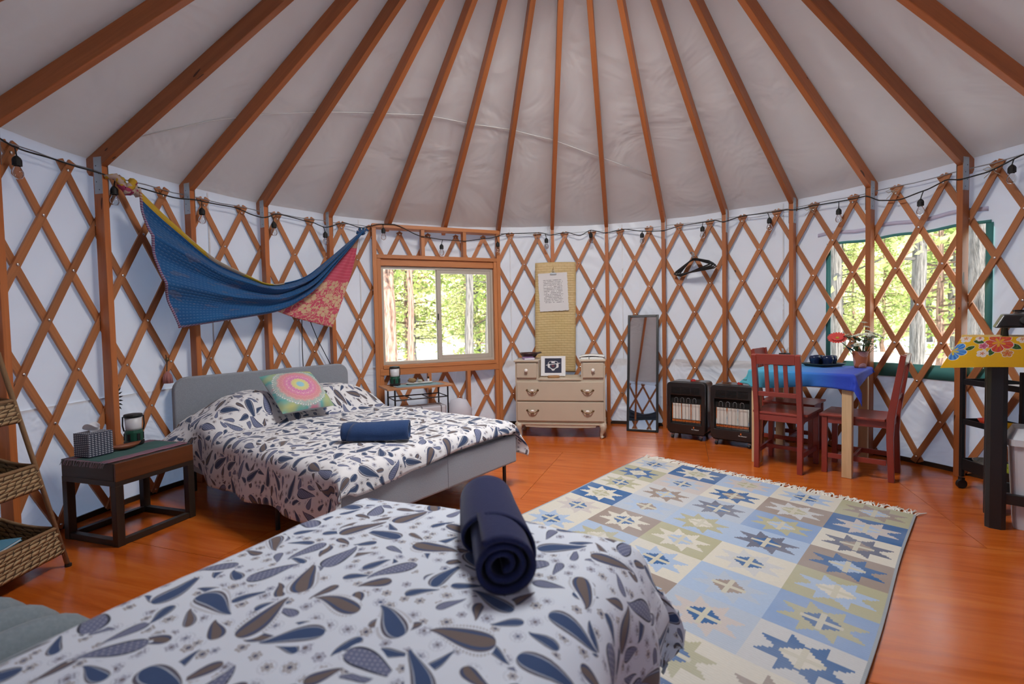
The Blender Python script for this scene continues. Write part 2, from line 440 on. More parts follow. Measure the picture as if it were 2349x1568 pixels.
for (ph, al_, dz, z1, ks, allowed, par, isleft) in (
        (-0.07387, 0.10202, 0.29616, 2.1349, range(-11, 31), allow_r, wr, False),
        (-0.6821, 0.10103, 0.30006, 2.1399, range(-24, 5), allow_l, wl, True)):
    kk = al_/2/dz
    for k in ks:
        at = ph+al_*k
        for sgn, r in ((1, RAD-0.0045), (-1, RAD+0.0095)):
            for (za, zb) in segs(lambda z: at+sgn*kk*(z-z1), allowed, 0.02, z1+0.06):
                am = at+sgn*kk*((za+zb)/2-z1)
                slat_obj(at, z1, kk, sgn, za, zb, r, wl if am < -0.11 else wr)
        for row in range(8):
            for hk in ((k,) if row % 2 == 0 else (k+0.5,)):
                a = ph+al_*hk; z = z1-dz*row
                if allowed(a, z): bolt(bolts[a < -0.11], a, z)
stuff(bolts[True].build('bolt_heads', 'boltm', wl, smooth=True)); stuff(bolts[False].build('bolt_heads', 'boltm', wr, smooth=True))
# --- rafters, posts, steel brackets
PH, AP, RP, ZP, TAN = -0.06867, 0.101342, 2.965, 2.215, 0.61
def zraf(r): return ZP+(RP-r)*TAN
def coneZ(r): return zraf(r)+0.118
def ceil_fn(nu, nv):
    def f(u, v):
        a = u*2*pi; r = 3.10+(0.60-3.10)*v
        ph = ((a-PH-0.5*AP)/(2*AP)) % 1.0
        bay = sin(pi*ph)
        d = 0.016*bay*sin(pi*min(1, v*1.6+0.05)) + 0.006*noise.noise(Vector((sin(a)*r*2.2, cos(a)*r*2.2, 1.0)))
        return pt(a, coneZ(r)+d, r)
    return f
ceiling = struct(MB().grid(ceil_fn(1, 1), 248, 26).build('ceiling', 'roof', None, smooth=True, weld=True))
rm = MB()
def rafter_mesh():
    mb = MB(); p0 = Vector((0, 3.065, zraf(3.065))); p1 = Vector((0, 0.62, zraf(0.62)))
    nrm = Vector((0, TAN, 1)).normalized(); h = 0.098
    mb.beam(p0+nrm*h/2, p1+nrm*h/2, 0.040, h, nrm)
    return mb
rd = None
for j in range(31):
    a = PH+AP*(1.5+2*j)
    if rd is None: o = rafter_mesh().build('rafter', 'beam', ceiling, bevel=0.003); rd = o
    else: o = rd.copy(); COL.objects.link(o)
    o.rotation_euler = (0, 0, -a)
ring = MB().lathe([(0.55, 3.66), (0.68, 3.66), (0.68, 3.80), (0.55, 3.80), (0.55, 3.66)], 48).build('centre_ring', 'beam', ceiling)
MAT['dome'] = mat_tarp('skylight_dome', (0.8, 0.8, 0.8), 0.5, (0.9, 0.95, 1.0), 2.0, 0.0)
MB().lathe([(0.72, 3.80), (0.65, 3.98), (0.45, 4.10), (0.2, 4.16), (0.0, 4.17)], 32).build('skylight_dome', 'dome', ceiling, smooth=True)
seam = [(-2.875, 0.691), (-2.627, 0.809), (-2.36, 0.939), (-2.032, 1.133), (-1.664, 1.357), (-1.367, 1.522), (-0.966, 1.698), (-0.585, 1.873), (-0.251, 1.964), (0.161, 2.07), (0.618, 2.184), (1.176, 2.259)]
MB().tube([Vector((x, y, coneZ(sqrt(x*x+y*y))-0.001)) for x, y in seam], 0.004, 6).build('canvas_seam', 'roof', ceiling, smooth=True)
post0 = {}
for j in range(31):
    i = j-15; kx = 1.5+2*i; a = PH+AP*kx
    if WA-0.01 < a < WB+0.03: continue
    par = wl if a < -0.11 else wr
    if 'p' not in post0:
        mb = MB(); mb.box((0, 2.999, 1.105), (0.038, 0.068, 2.21)); o = mb.build('post', 'beam', par, bevel=0.002); post0['p'] = o
        bm_ = MB()
        for s in (-1, 1): bm_.box((s*0.0205, 2.992, 2.15), (0.0025, 0.060, 0.23))
        b = bm_.build('bracket', 'steel', o); post0['b'] = b
        mn = MB()
        for s in (-1, 1):
            for q in range(4): mn.box((s*0.0215, 2.985+0.02*(q % 2), 2.06+0.05*q), (0.002, 0.006, 0.006))
        nb = stuff(mn.build('nail_heads', 'black', o)); post0['n'] = nb
    else:
        o = post0['p'].copy(); COL.objects.link(o); o.parent = par
        for q in ('b', 'n'):
            b = post0[q].copy(); COL.objects.link(b); b.parent = o
    o.rotation_euler = (0, 0, -a)
    lc = MB().box((0, 2.995, 0.006), (0.05, 0.05, 0.012))
# --- cable that ties the lattice together at the top
for nm, a0, a1, par in (('tension_cable', -pi, -0.59, wl), ('tension_cable', -0.11, pi, wr)):
    MB().tube([pt(a0+(a1-a0)*i/80, 2.185+0.004*sin(i*1.7), 3.034) for i in range(81)], 0.004, 6).build(nm, 'steel', par, smooth=True)

# ================================================================== window_1: timber frame with sliding window
wL, wR = pt(-0.586, 0, 2.985), pt(-0.116, 0, 2.985)
we = (wR-wL); WLEN = we.length; we.normalize()
w1 = bpy.data.objects.new('window_1', None); COL.objects.link(w1); struct(w1)
w1.location = wL; w1.rotation_euler = (0, 0, atan2(we.y, we.x))      # local x along the frame, +y outwards
def wb(name, x0, x1, z0, z1, y0, y1, mat='frame', par=None, bevel=0.002):
    return MB().box(((x0+x1)/2, (y0+y1)/2, (z0+z1)/2), (x1-x0, y1-y0, z1-z0)).build(name, mat, par or w1, bevel=bevel)
F1 = WLEN
wb('jamb_stud', 0.0, 0.040, 0, 2.172, 0, 0.046); wb('jamb_stud', 0.041, 0.079, 0, 1.90, 0.006, 0.055)
wb('jamb_stud', F1-0.040, F1, 0, 2.172, 0, 0.046); wb('jamb_stud', F1-0.079, F1-0.041, 0, 1.90, 0.006, 0.055)
wb('top_plate', 0.0, F1, 2.173, 2.211, -0.004, 0.13)
wb('header_board', 0.041, F1-0.041, 1.861, 1.90, -0.003, 0.088); wb('header_board', 0.080, F1-0.080, 1.79, 1.860, 0.02, 0.10)
for x in (0.36, 0.69): wb('cripple_stud', F1*x, F1*x+0.038, 1.901, 2.172, 0.0, 0.085)
wb('sill_board', 0.075, F1-0.075, 0.722, 0.760, -0.006, 0.10); wb('sill_board', 0.041, F1-0.041, 0.655, 0.721, 0.0, 0.04)
for x in (0.385, 0.70): wb('cripple_stud', F1*x, F1*x+0.038, 0.0, 0.654, 0.0, 0.07)
# vinyl slider
vx0, vx1, vz0, vz1 = 0.080, F1-0.080, 0.761, 1.789; mid = 0.50*(vx0+vx1)-0.02
fr = wb('window_frame', vx0, vx0+0.026, vz0, vz1, 0.045, 0.105, 'vinyl')
wb('window_frame', vx1-0.026, vx1, vz0, vz1, 0.045, 0.105, 'vinyl'); wb('window_frame', vx0+0.026, vx1-0.026, vz1-0.028, vz1, 0.045, 0.105, 'vinyl')
wb('window_frame', vx0+0.026, vx1-0.026, vz0, vz0+0.032, 0.045, 0.105, 'vinyl')
wb('meeting_rail', mid-0.012, mid+0.012, vz0+0.032, vz1-0.028, 0.074, 0.100, 'vinyl')
sx0, sx1, sz0, sz1 = mid-0.004, vx1-0.027, vz0+0.033, vz1-0.029
for (x0, x1, z0, z1) in ((sx0, sx0+0.042, sz0, sz1), (sx1-0.042, sx1, sz0, sz1), (sx0+0.042, sx1-0.042, sz1-0.038, sz1), (sx0+0.042, sx1-0.042, sz0, sz0+0.045)):
    wb('sash_rail', x0, x1, z0, z1, 0.050, 0.072, 'vinyl')
wb('pane', vx0+0.026, mid-0.012, vz0+0.032, vz1-0.028, 0.086, 0.089, 'glass', bevel=0)
wb('pane', sx0+0.042, sx1-0.042, sz0+0.045, sz1-0.038, 0.060, 0.063, 'glass', bevel=0)
wb('sash_latch', mid-0.006, mid+0.006, 1.22, 1.29, 0.040, 0.050, 'blackpl')
# ================================================================== window_2: clear vinyl panel with teal border
w2 = struct(MB().grid(lambda u, v: pt(W2A+u*(W2B-W2A), W2Z0+v*(W2Z1-W2Z0), 3.080+0.004*sin(u*9+v*4)), 24, 14).build('window_2', 'clearvinyl', None, smooth=True))
def band(name, a0, a1, z0, z1, r, mat, par, n=20, jig=0.0):
    return MB().grid(lambda u, v: pt(a0+u*(a1-a0), z0+v*(z1-z0)+jig*sin(u*17), r), n, 1).build(name, mat, par, smooth=True, solid=0.003)
band('teal_border', W2A-0.012, W2B+0.012, 0.672, W2Z0+0.006, 3.0675, 'teal', w2)
band('teal_border', W2A-0.006, W2B+0.006, W2Z1-0.018, W2Z1+0.004, 3.0705, 'teal', w2, 20, 0.006)
band('teal_border', W2A-0.008, W2A+0.004, W2Z0, W2Z1-0.02, 3.0705, 'teal', w2, 2)
band('teal_border', W2B-0.004, W2B+0.010, W2Z0, W2Z1-0.02, 3.0705, 'teal', w2, 2)
MAT['lav'] = plain('lavender_tape', (0.62, 0.60, 0.78), 0.6)
band('fastening_tape', W2A-0.03, W2A+0.35, 1.885, 1.915, 3.0705, 'lav', w2, 20, 0.01)
# ================================================================== PRINTED CLOTHS
NAVY, SLATE, TAUPE, INK = (0.030, 0.055, 0.125), (0.13, 0.15, 0.26), (0.14, 0.105, 0.10), (0.018, 0.026, 0.055)
def mat_paisley(name, base, sc=7.0, navy=NAVY):
    n = NT(name); u, v = n.uv()
    def local(k, ox, oy, rnd):
        x = u*k+ox; y = v*k+oy
        c, p, d = n.vor(n.vec(x, y), rnd)
        return x-p[0], y-p[1], c
    def layer(k, ox, oy, rnd, s0):
        lx, ly, c = local(k, ox, oy, rnd)
        an = c[0]*6.283; ca, sa = n.cos(an), n.sin(an)
        x = lx*ca+ly*sa; y = ly*ca-lx*sa
        size = n.m('MULTIPLY_ADD', c[2], 0.16, s0)
        t = (y/size+0.42)/0.90
        tc = n.min(n.max(t, 0.0), 1.0)
        sg = n.m('SIGN', n.fract(c[2]*7.0)-0.5)
        bend = (n.m('POWER', tc, 2.2)*n.m('MULTIPLY_ADD', c[1], 0.40, 0.22)-n.m('POWER', tc, 6.0)*0.16-0.10)*sg
        w = n.m('SQRT', tc+0.0001)*n.m('POWER', 1.0-tc, 1.15)*n.m('MULTIPLY_ADD', n.fract(c[1]*5.0), 0.18, 0.40)+0.014
        d = n.abs(x/size-bend)/w
        ins = (d < 1.0)*(t > 0.0)*(t < 1.0)
        near = (d < 1.5)*(t > -0.06)*(t < 1.06)
        kind = n.fract(c[1]*3.0)
        fill = n.mix((kind < 0.26)*(d < 0.55), navy, TAUPE); fill = n.mix(kind > 0.66, fill, SLATE)
        fx = n.fract(x*14.0)-0.5; fy = n.fract(y*14.0)-0.5
        dots = ((fx*fx+fy*fy) < 0.04)*(kind > 0.66)*(d < 0.8)
        fill = n.mix(dots*0.5, fill, (0.55, 0.57, 0.66))
        ring = (d > 0.66)*(d < 0.76)*(kind < 0.66)*(kind > 0.2)
        fill = n.mix(ring*0.8, fill, (0.50, 0.54, 0.62))
        fill = n.mix((d > 0.80), fill, n.mix(kind > 0.66, (0.10, 0.09, 0.12), INK))
        halo = (d < 1.42)*(d > 1.16)*(t > 0.03)*(t < 0.95)*(kind < 0.34)*(n.fract(y*22.0) > 0.40)
        return ins, near, fill, halo, d, t
    ins, near, fill, halo, d, t = layer(sc, 0.0, 0.0, 0.42, 0.84)
    ins2, near2, fill2, halo2, d2, t2 = layer(sc*1.72, 3.37, 7.91, 0.5, 0.80)
    show2 = ins2*(1.0-near)
    free = (1.0-near)*(1.0-near2)
    def flowers(out, k, ox, oy, mode):
        fx_, fy_, fc = local(k, ox, oy, 0.8)
        rr = n.m('SQRT', fx_*fx_+fy_*fy_); th = n.m('ARCTAN2', fy_, fx_)
        rad = n.m('MULTIPLY_ADD', n.cos(th*6.0+fc[2]*6.0), 0.04, n.m('MULTIPLY_ADD', fc[1], 0.10, 0.17))
        body = (rr < rad)*free
        c1 = n.mix(fc[0] > 0.5, (0.24, 0.20, 0.20), (0.24, 0.25, 0.36))
        col = n.mix((rr < rad*0.72), c1, base)
        col = n.mix((rr < rad*0.54), col, c1)
        col = n.mix((rr < rad*0.30), col, n.mix(fc[0] > 0.6, navy, TAUPE))
        out = n.mix(body*(fc[1] > mode), out, col)
        arc = (rr > 0.33)*(rr < 0.37)*(n.fract(th*2.2) > 0.35)*free*(fc[1] > mode)*(fc[2] > 0.4)
        return n.mix(arc*0.45, out, SLATE)
    out = n.mix((halo*(1.0-ins2))*0.7, base, (0.28, 0.26, 0.28))
    out = flowers(out, sc*3.3, 5.3, 2.7, 0.12)
    out = n.mix(show2, out, fill2)
    out = n.mix(ins, out, fill)
    wv = n.noise(n.vec(u, v), 9.0, 3.0)
    return n.out(n.bsdf(out, 0.85, 0, n.bump(wv, 0.25, 0.008), Sheen_Weight=0.1))
MAT['duvet'] = mat_paisley('paisley_cotton', (0.74, 0.73, 0.75), 7.0)
MAT['duvetnear'] = mat_paisley('paisley_cotton_blue', (0.66, 0.715, 0.82), 6.6, (0.026, 0.062, 0.165))

# ------------------------------------------------------------------ far bed
BC, BR = (-1.5247, 0.9873, 0), 0.8852
HW, HL = 0.713, 1.0
bed = thing('bed_frame', 'grey upholstered double bed frame with tall headboard against the lattice wall', 'bed', BC, BR)
poly = rrect(2*HW+0.02, 0.60, 0.10, 7, bl=False, br=False)
MB().prism(poly, lambda x, z: Vector((x, HL+0.004, z+0.52)), lambda x, z: Vector((x, HL+0.062, z+0.52))).build('headboard', 'graycloth', bed, bevel=0.012, seg=3)
def rail(p0, p1, par, name):
    o = MB().beam(p0, p1, 0.05, 0.193).build(name, 'graycloth', par, bevel=0.014, seg=3); return o
zr = 0.2745
rail((-HW, -HL+0.025, zr), (HW, -HL+0.025, zr), bed, 'foot_rail')
MB().box((0.02, -HL-0.0005, zr), (0.004, 0.004, 0.185)).build('seam', 'graycloth', bed)
rail((HW-0.025, -HL+0.052, zr), (HW-0.025, HL, zr), bed, 'side_rail'); rail((-HW+0.025, -HL+0.052, zr), (-HW+0.025, HL, zr), bed, 'side_rail')
for (x, y) in ((HW-0.06, -HL+0.07), (-HW+0.06, -HL+0.07), (HW-0.06, HL-0.1), (-HW+0.06, HL-0.1), (-HW+0.06, -0.28), (HW-0.06, -0.28)):
    MB().tube([(x, y, 0), (x, y, 0.18)], 0.013, 10).build('leg', 'black', bed)
MB().box((0, 0, 0.235), (2*HW-0.105, 2*HL-0.11, 0.03)).build('slat_base', 'darkwood', bed)
mt = MB().box((0, 0, 0.35), (2*HW-0.11, 2*HL-0.12, 0.19)).build('mattress', 'mattress', None, bevel=0.03, seg=3)
mt.location = BC; mt.rotation_euler = (0, 0, BR)
tag(mt, 'white mattress hidden under the paisley duvet on the grey bed frame', 'mattress')

def sstep(a, b, x):
    t = max(0.0, min(1.0, (x-a)/(b-a))); return t*t*(3-2*t)
def fold(t, half, rr):
    """distance t from the centre -> (horizontal position, drop) over a rounded edge"""
    s = 1 if t >= 0 else -1; t = abs(t)
    flat = half-rr
    if t <= flat: return s*t, 0.0
    arc = rr*pi/2
    if t <= flat+arc:
        an = (t-flat)/rr; return s*(flat+rr*sin(an)), rr*(1-cos(an))
    return s*half, rr+(t-flat-arc)
def drape(name, loc, rz, hw, y0, y1, ztop, over, mat, rr, seed, wr_amp, nu=110, nv=130, uvo=(0, 0), zmin=0.03, wave=0.02, extra=None):
    """over(side, s) = overhang; y0 / y1 are the bed ends in local y"""
    mb = MB(); hy = (y1-y0)/2; cy = (y0+y1)/2
    def P(u, v):
        ol, orr = over('l', v), over('r', v); of, oh = over('0', u), over('1', u)
        a = -(hw+ol)+u*(2*hw+ol+orr); b = -(hy+of)+v*(2*hy+of+oh)
        return a, b
    def f(u, v):
        a, b = P(u, v); x, dx = fold(a, hw, rr); y, dy = fold(b, hy, rr)
        q = Vector((a*2.2+seed, b*2.2, seed*1.7))
        d = sqrt(dx*dx+dy*dy)
        if dx > 0.0 and dy > 0.0: d = max(dx, dy)*0.85+0.25*min(dx, dy)
        z = ztop(x, y+cy)
        w = wr_amp*(noise.fractal(q, 0.9, 2.1, 4)*0.7 + 0.55*(1-abs(noise.noise(Vector((a*3.4+b*1.2, b*1.3-a*0.6, seed+5)))*2)))
        fold_amt = sstep(0.03, 0.25, d)
        wv = wave*fold_amt*(sin(b*13+seed)*(1 if dx > 0 else 0) + sin(a*13+seed)*(1 if dy > 0 else 0)) + 0.02*fold_amt
        sx = (1 if a > 0 else -1) if dx > 0 else 0; sy = (1 if b > 0 else -1) if dy > 0 else 0
        X = Vector((x+sx*wv, y+cy+sy*wv, max(zmin, z-d+w*(1-0.5*fold_amt))))
        if extra: X = extra(X, a, b+cy, d)
        return X
    def uvf(u, v):
        a, b = P(u, v); return (a+uvo[0], b+uvo[1])
    mb.grid(f, nu, nv, uvf)
    o = mb.build(name, mat, None, smooth=True, solid=0.012, soff=-1.0)
    o.location = loc; o.rotation_euler = (0, 0, rz); return o
def ztop_far(x, y):
    z = 0.468 + 0.012*cos(x*2.2)
    p = sstep(0.36, 0.62, y)*(1-0.25*sstep(0.80, 0.97, y))
    bumps = 0.62+0.38*abs(sin((x+0.0)*pi/0.70)) if abs(x) < 0.72 else 0.55
    z += 0.205*p*bumps*(1-0.35*sstep(0.48, 0.70, abs(x)))
    return z
def over_far(side, s):
    if side == 'l': return 0.235 + 0.06*(1-s) - 0.02*sin(s*7) - 0.10*sstep(0.85, 1.0, s)
    if side == 'r': return 0.24
    if side == '0': return 0.075 + 0.03*sin(s*5+1) + 0.06*sstep(0.12, 0.0, s)
    return 0.0
def ex_far(X, a, b, d):
    if a < -HW and b > 0.45: X.x -= 0.10*sstep(0.45, 0.85, b)*sstep(0.02, 0.2, d); X.z += 0.05*sstep(0.6, 0.9, b)*sstep(0.05, 0.2, d)
    return X
dv = drape('duvet', BC, BR, HW+0.012, -HL-0.012, HL-0.02, ztop_far, over_far, 'duvet', 0.075, 3.0, 0.017, uvo=(0.3, 0.2), extra=ex_far)
tag(dv, 'white duvet with navy paisley print spread over the grey upholstered bed', 'duvet')

# ------------------------------------------------------------------ near bed
NBR = -0.481; NL_ = 1.80; NC = Vector((-0.52, -0.88, 0)) - Vector((0.463, 0.887, 0))*NL_/2
nb = thing('low_bed', 'low bed under the near paisley duvet, in front of the camera', 'bed', NC, NBR)
MB().box((0, 0, 0.16), (0.94, NL_-0.06, 0.10)).build('bed_base', 'graycloth', nb, bevel=0.01)
for sx in (-1, 1):
    for sy in (-1, 1): MB().tube([(sx*0.40, sy*(NL_/2-0.15), 0.0085), (sx*0.40, sy*(NL_/2-0.15), 0.11)], 0.018, 10).build('leg', 'black', nb)
MB().box((0, 0, 0.335), (0.94, NL_-0.06, 0.24)).build('mattress', 'mattress', nb, bevel=0.04, seg=3)
def ztop_near(x, y):
    return 0.505 + 0.03*cos(x*2.2)*1.0 + 0.012*sin(y*3+1)
def over_near(side, s):
    if side == 'l': return 0.30
    if side == 'r': return 0.34+0.02*sin(s*9)
    if side == '1': return 0.33
    return 0.02
dn = drape('duvet', NC, NBR, 0.565, -NL_/2+0.02, NL_/2+0.075, ztop_near, over_near, 'duvetnear', 0.13, 11.0, 0.012, uvo=(4.1, 1.3), wave=0.03)
tag(dn, 'paisley duvet in the foreground with the rolled navy towel lying on it', 'duvet')

# ------------------------------------------------------------------ towels rolled on the beds
def rolled_towel(name, label, loc, rz, L, R0, mat, turns=2.6, squash=0.9, flap=0.12, tilt=0.0):
    t = thing(name, label, 'towel', loc, rz)
    mb = MB(); n = 90; m = 22
    def f(u, v):
        th = u*turns*2*pi; r = R0*(0.22+0.78*u)
        y = (v-0.5)*L*(1-0.10*(1-u)) + 0.02*(1-u)*0
        wob = 1+0.025*noise.noise(Vector((th*0.7, y*9, 2.0)))
        return Vector((r*wob*cos(th-pi/2), y, R0*squash+r*wob*sin(th-pi/2)*squash))
    mb.grid(f, n, m, lambda u, v: (u*1.5, v*L))
    body = mb.build('rolled_cloth', mat, t, smooth=True, solid=0.012, soff=0.0)
    # the loose outer flap wrapped across the roll on a slant
    fb = MB()
    def g(u, v):
        th = -0.25*pi + u*1.55*pi; y0 = -L/2 + flap*(0.25+0.75*u) ; y = y0 + v*(L/2-0.004-y0)
        r = R0*1.06+0.004*sin(u*9+v*3)
        return Vector((r*cos(th), y, R0*squash+r*sin(th)*squash))
    fb.grid(g, 40, 14); fb.build('outer_flap', mat, t, smooth=True, solid=0.008, soff=0.0)
    return t
rolled_towel('rolled_towel', 'blue towel rolled up on the far paisley duvet, beside the round-patterned cushion', (-1.15, 0.345, 0.493), -pi/2+0.02, 0.39, 0.058, 'towelb')
rolled_towel('rolled_towel', 'dark navy towel rolled up on the near duvet in the foreground', (-0.465, -1.21, 0.532), 0.10, 0.44, 0.078, 'towel', flap=0.22)

# ------------------------------------------------------------------ cushion with round mandala print
def mat_mandala():
    n = NT('mandala_print'); u, v = n.uv(); x = u-0.5; y = v-0.5
    r = n.m('SQRT', x*x+y*y)*2.0; th = n.m('ARCTAN2', y, x)
    corner = n.ramp(n.noise(n.vec(u, v), 2.6, 1.0), [(0.28, (0.60, 0.52, 0.14)), (0.42, (0.34, 0.44, 0.26)), (0.52, (0.12, 0.40, 0.40)), (0.60, (0.42, 0.44, 0.46)), (0.68, (0.66, 0.08, 0.18)), (0.80, (0.66, 0.42, 0.10))])
    rp = r + n.abs(n.cos(th*8.0))*0.045
    disc = n.ramp(rp, [(0.0, (0.22, 0.50, 0.66)), (0.15, (0.30, 0.55, 0.66)), (0.19, (0.62, 0.60, 0.22)), (0.32, (0.64, 0.56, 0.26)), (0.37, (0.58, 0.18, 0.40)), (0.52, (0.66, 0.24, 0.42)), (0.64, (0.66, 0.25, 0.30)), (0.78, (0.62, 0.30, 0.30)), (0.86, (0.36, 0.46, 0.44)), (1.0, (0.34, 0.46, 0.44))])
    c = n.mix(r > n.m('MULTIPLY_ADD', n.abs(n.cos(th*12.0)), 0.06, 0.92), disc, corner)
    pet = n.abs(n.fract(r*1.9 - n.abs(n.sin(th*8.0))*0.42)-0.5)
    line = (pet < 0.035)*(r > 0.36)*(r < 0.95)
    pet2 = n.abs(n.fract(r*7.0+n.abs(n.sin(th*16.0))*0.35)-0.5)
    line2 = (pet2 < 0.07)*(r < 0.98)
    c = n.mix(line*0.55, c, (0.80, 0.62, 0.45)); c = n.mix(line2*0.35, c, (0.75, 0.60, 0.50))
    dot = ((n.abs(n.fract(th*9.55)-0.5) < 0.22)*(n.abs(r-0.93) < 0.018))
    c = n.mix(dot*0.8, c, (0.8, 0.8, 0.8))
    return n.out(n.bsdf(c, 0.85, 0, n.bump(n.noise(n.vec(u, v), 140, 1), 0.2, 0.002)))
MAT['mandala'] = mat_mandala()
cu = thing('cushion', 'square cushion with pink and blue round mandala print leaning on the far duvet', 'cushion', (-1.945, 1.215, 0.683), BR)
mb = MB(); CS = 0.205
tilt = Matrix.Rotation(radians(37), 3, 'X')
def cush(sgn):
    def f(u, v):
        x = (u-0.5)*2; y = (v-0.5)*2
        k = (1-x**4)*(1-y**4); th = 0.075*sqrt(max(0, (1-x*x)*(1-y*y)))**0.8*sgn
        pin = 1-0.055*(1-abs(x*y))*max(abs(x), abs(y))**3
        return tilt @ Vector((x*CS*pin, y*CS*pin, th))
    return f
mb.grid(cush(1), 26, 26); mb.build('front_cover', 'mandala', cu, smooth=True)
mb = MB().grid(cush(-1), 26, 26); mb.f = [list(reversed(q)) for q in mb.f]
MAT['greyback'] = fabric('grey_linen', (0.30, 0.30, 0.31), (0.42, 0.42, 0.43), 200)
mb.build('back_cover', 'greyback', cu, smooth=True)

# ------------------------------------------------------------------ grey padded floor cushion at the near bed
fc = thing('floor_cushion', 'grey channel-padded seat cushion at the left side of the near bed', 'cushion', (-1.93, -1.30, 0), -0.35)
for i in range(5):
    mb = MB(); x0 = -0.34+0.155*i
    def rib(u, v):
        th = u*2*pi; y = -0.36+0.72*v; e = (1-abs(2*v-1)**5)**0.5 if 0 < v < 1 else 0.0
        return Vector((x0+0.088*e*cos(th)+0.05*y, y, 0.19+(0.19*e+0.0)*math.copysign(abs(sin(th))**0.8, sin(th))))
    mb.grid(rib, 20, 24).build('padded_channel', 'greycushion', fc, smooth=True)
# ------------------------------------------------------------------ hanging quilt on the posts
def mat_quilt():
    n = NT('kantha_quilt'); u, v = n.uv()
    d = (n.fract(u*70.0+n.floor(v*34.0)*0.37) > 0.45)*(n.abs(n.fract(v*34.0)-0.5) < 0.10)
    nz = n.noise(n.vec(u, v), 6.0, 3.0)
    blue = n.mix(nz, (0.004, 0.055, 0.19), (0.008, 0.115, 0.31))
    patch = n.noise(n.vec(u, v), 11.0, 2.0)
    blue = n.mix((patch > 0.60)*0.35, blue, (0.14, 0.12, 0.16))
    c = n.mix(d*0.22, blue, (0.30, 0.42, 0.60))
    edge = v < 0.045
    c = n.mix(edge*(u < 0.60), c, n.mix(n.noise(n.vec(u, v), 5.0) > 0.5, (0.55, 0.36, 0.03), (0.45, 0.36, 0.27)))
    hem = (v > 0.985)+(u < 0.008)
    c = n.mix(hem*0.6, c, n.mix(n.fract(u*60+v*60.0) > 0.5, (0.5, 0.45, 0.5), (0.35, 0.05, 0.12)))
    bmp = n.abs(n.fract(v*34.0)-0.5)
    return n.out(n.bsdf(c, 0.9, 0, n.bump(bmp+n.noise(n.vec(u*3, v*3), 30, 2)*0.8, 0.5, 0.006), Sheen_Weight=0.1))
def mat_quilt_pink():
    n = NT('kantha_pink'); u, v = n.uv()
    d = (n.fract(u*40.0+n.floor(v*30.0)*0.37) > 0.5)*(n.abs(n.fract(v*30.0)-0.5) < 0.10)
    pink = n.mix(n.noise(n.vec(u, v), 5.0, 3.0), (0.50, 0.055, 0.10), (0.62, 0.10, 0.16))
    c = n.mix(d*0.45, pink, (0.75, 0.35, 0.40))
    cc, p, ds = n.vor(n.vec(u*6.0, v*7.0), 0.5)
    x = u*6.0-p[0]; y = v*7.0-p[1]; rr = n.m('SQRT', x*x+y*y); th = n.m('ARCTAN2', y, x)
    fl = (rr < n.m('MULTIPLY_ADD', n.abs(n.cos(th*2.5)), 0.16, 0.24))*((rr > 0.08))*(n.abs(n.fract(th*0.796)-0.5) > 0.06)
    c = n.mix(fl*(v > 0.52), c, (0.62, 0.42, 0.26))
    st = n.noise(n.vec(u*9, v*9), 1.3, 2.0, 0.5, 2.0)
    c = n.mix((n.abs(st-0.5) < 0.035)*(v > 0.55), c, (0.62, 0.42, 0.26))
    c = n.mix((v < 0.17), c, (0.42, 0.28, 0.20))
    return n.out(n.bsdf(c, 0.9, 0, n.bump(n.abs(n.fract(v*30.0)-0.5), 0.4, 0.006)))
MAT['quilt'] = mat_quilt(); MAT['quiltpink'] = mat_quilt_pink()
def interp(tab, s):
    for (a, b) in zip(tab, tab[1:]):
        if s <= b[0]:
            t = (s-a[0])/(b[0]-a[0]) if b[0] > a[0] else 0
            return tuple(a[i]+(b[i]-a[i])*t for i in range(1, len(a)))
    return tab[-1][1:]
def smooth_interp(tab, s, w=0.05):
    w = min(w, s, 1-s); k = [interp(tab, max(0, min(1, s+w*d))) for d in (-1, -0.5, 0, 0.5, 1)]
    return tuple(sum(q[i] for q in k)/5 for i in range(len(k[0])))
UP = [(0, -1.292, 2.085), (0.25, -1.115, 1.72), (0.40, -1.014, 1.606), (0.54, -0.938, 1.525), (0.70, -0.828, 1.61), (0.86, -0.74, 1.824), (1.0, -0.637, 2.10)]
LO = [(0, -1.211, 1.182), (0.20, -1.094, 1.232), (0.40, -0.968, 1.285), (0.50, -0.905, 1.325), (0.66, -0.808, 1.49), (0.82, -0.725, 1.78), (1.0, -0.632, 2.09)]
qb = thing('hanging_quilt', 'blue and pink stitched quilt swagged across the posts above the grey headboard', 'quilt', pt(-0.95, 1.3, 2.9))
mb = MB()
def qf(u, v):
    a0, z0 = smooth_interp(UP, u); a1, z1 = smooth_interp(LO, u)
    # left edge follows a slightly bowed line
    vv = v**0.92
    a = a0+(a1-a0)*vv; z = z0+(z1-z0)*vv
    if u < 0.15: a -= 0.02*sin(pi*v)*(1-u/0.15)
    k = sin(pi*min(1, u*1.05))**0.5 if 0 < u < 0.95 else 0
    f1 = 0.058*(1-2*abs(sin(v*pi*2.9+0.5+u*1.0))**0.8)*(1-0.62*v) + 0.010*sin(v*2*pi*6.2+u*4)*(1-v)
    r = 2.900 - 0.05 - f1*(0.35+0.65*k) - 0.045*sin(pi*v)*(1-0.3*u) + 0.012*noise.noise(Vector((u*7, v*7, 0.3)))
    r = min(r, 2.945)
    return pt(a, z, r)
mb.grid(qf, 90, 56, lambda u, v: (u*1.0, v)).build('blue_cloth', 'quilt', qb, smooth=True, solid=0.008, world=True, soff=0.0)
mb = MB()
PU = [(0, -0.928, 1.33), (0.35, -0.84, 1.47), (0.7, -0.73, 1.79), (1.0, -0.640, 2.08)]
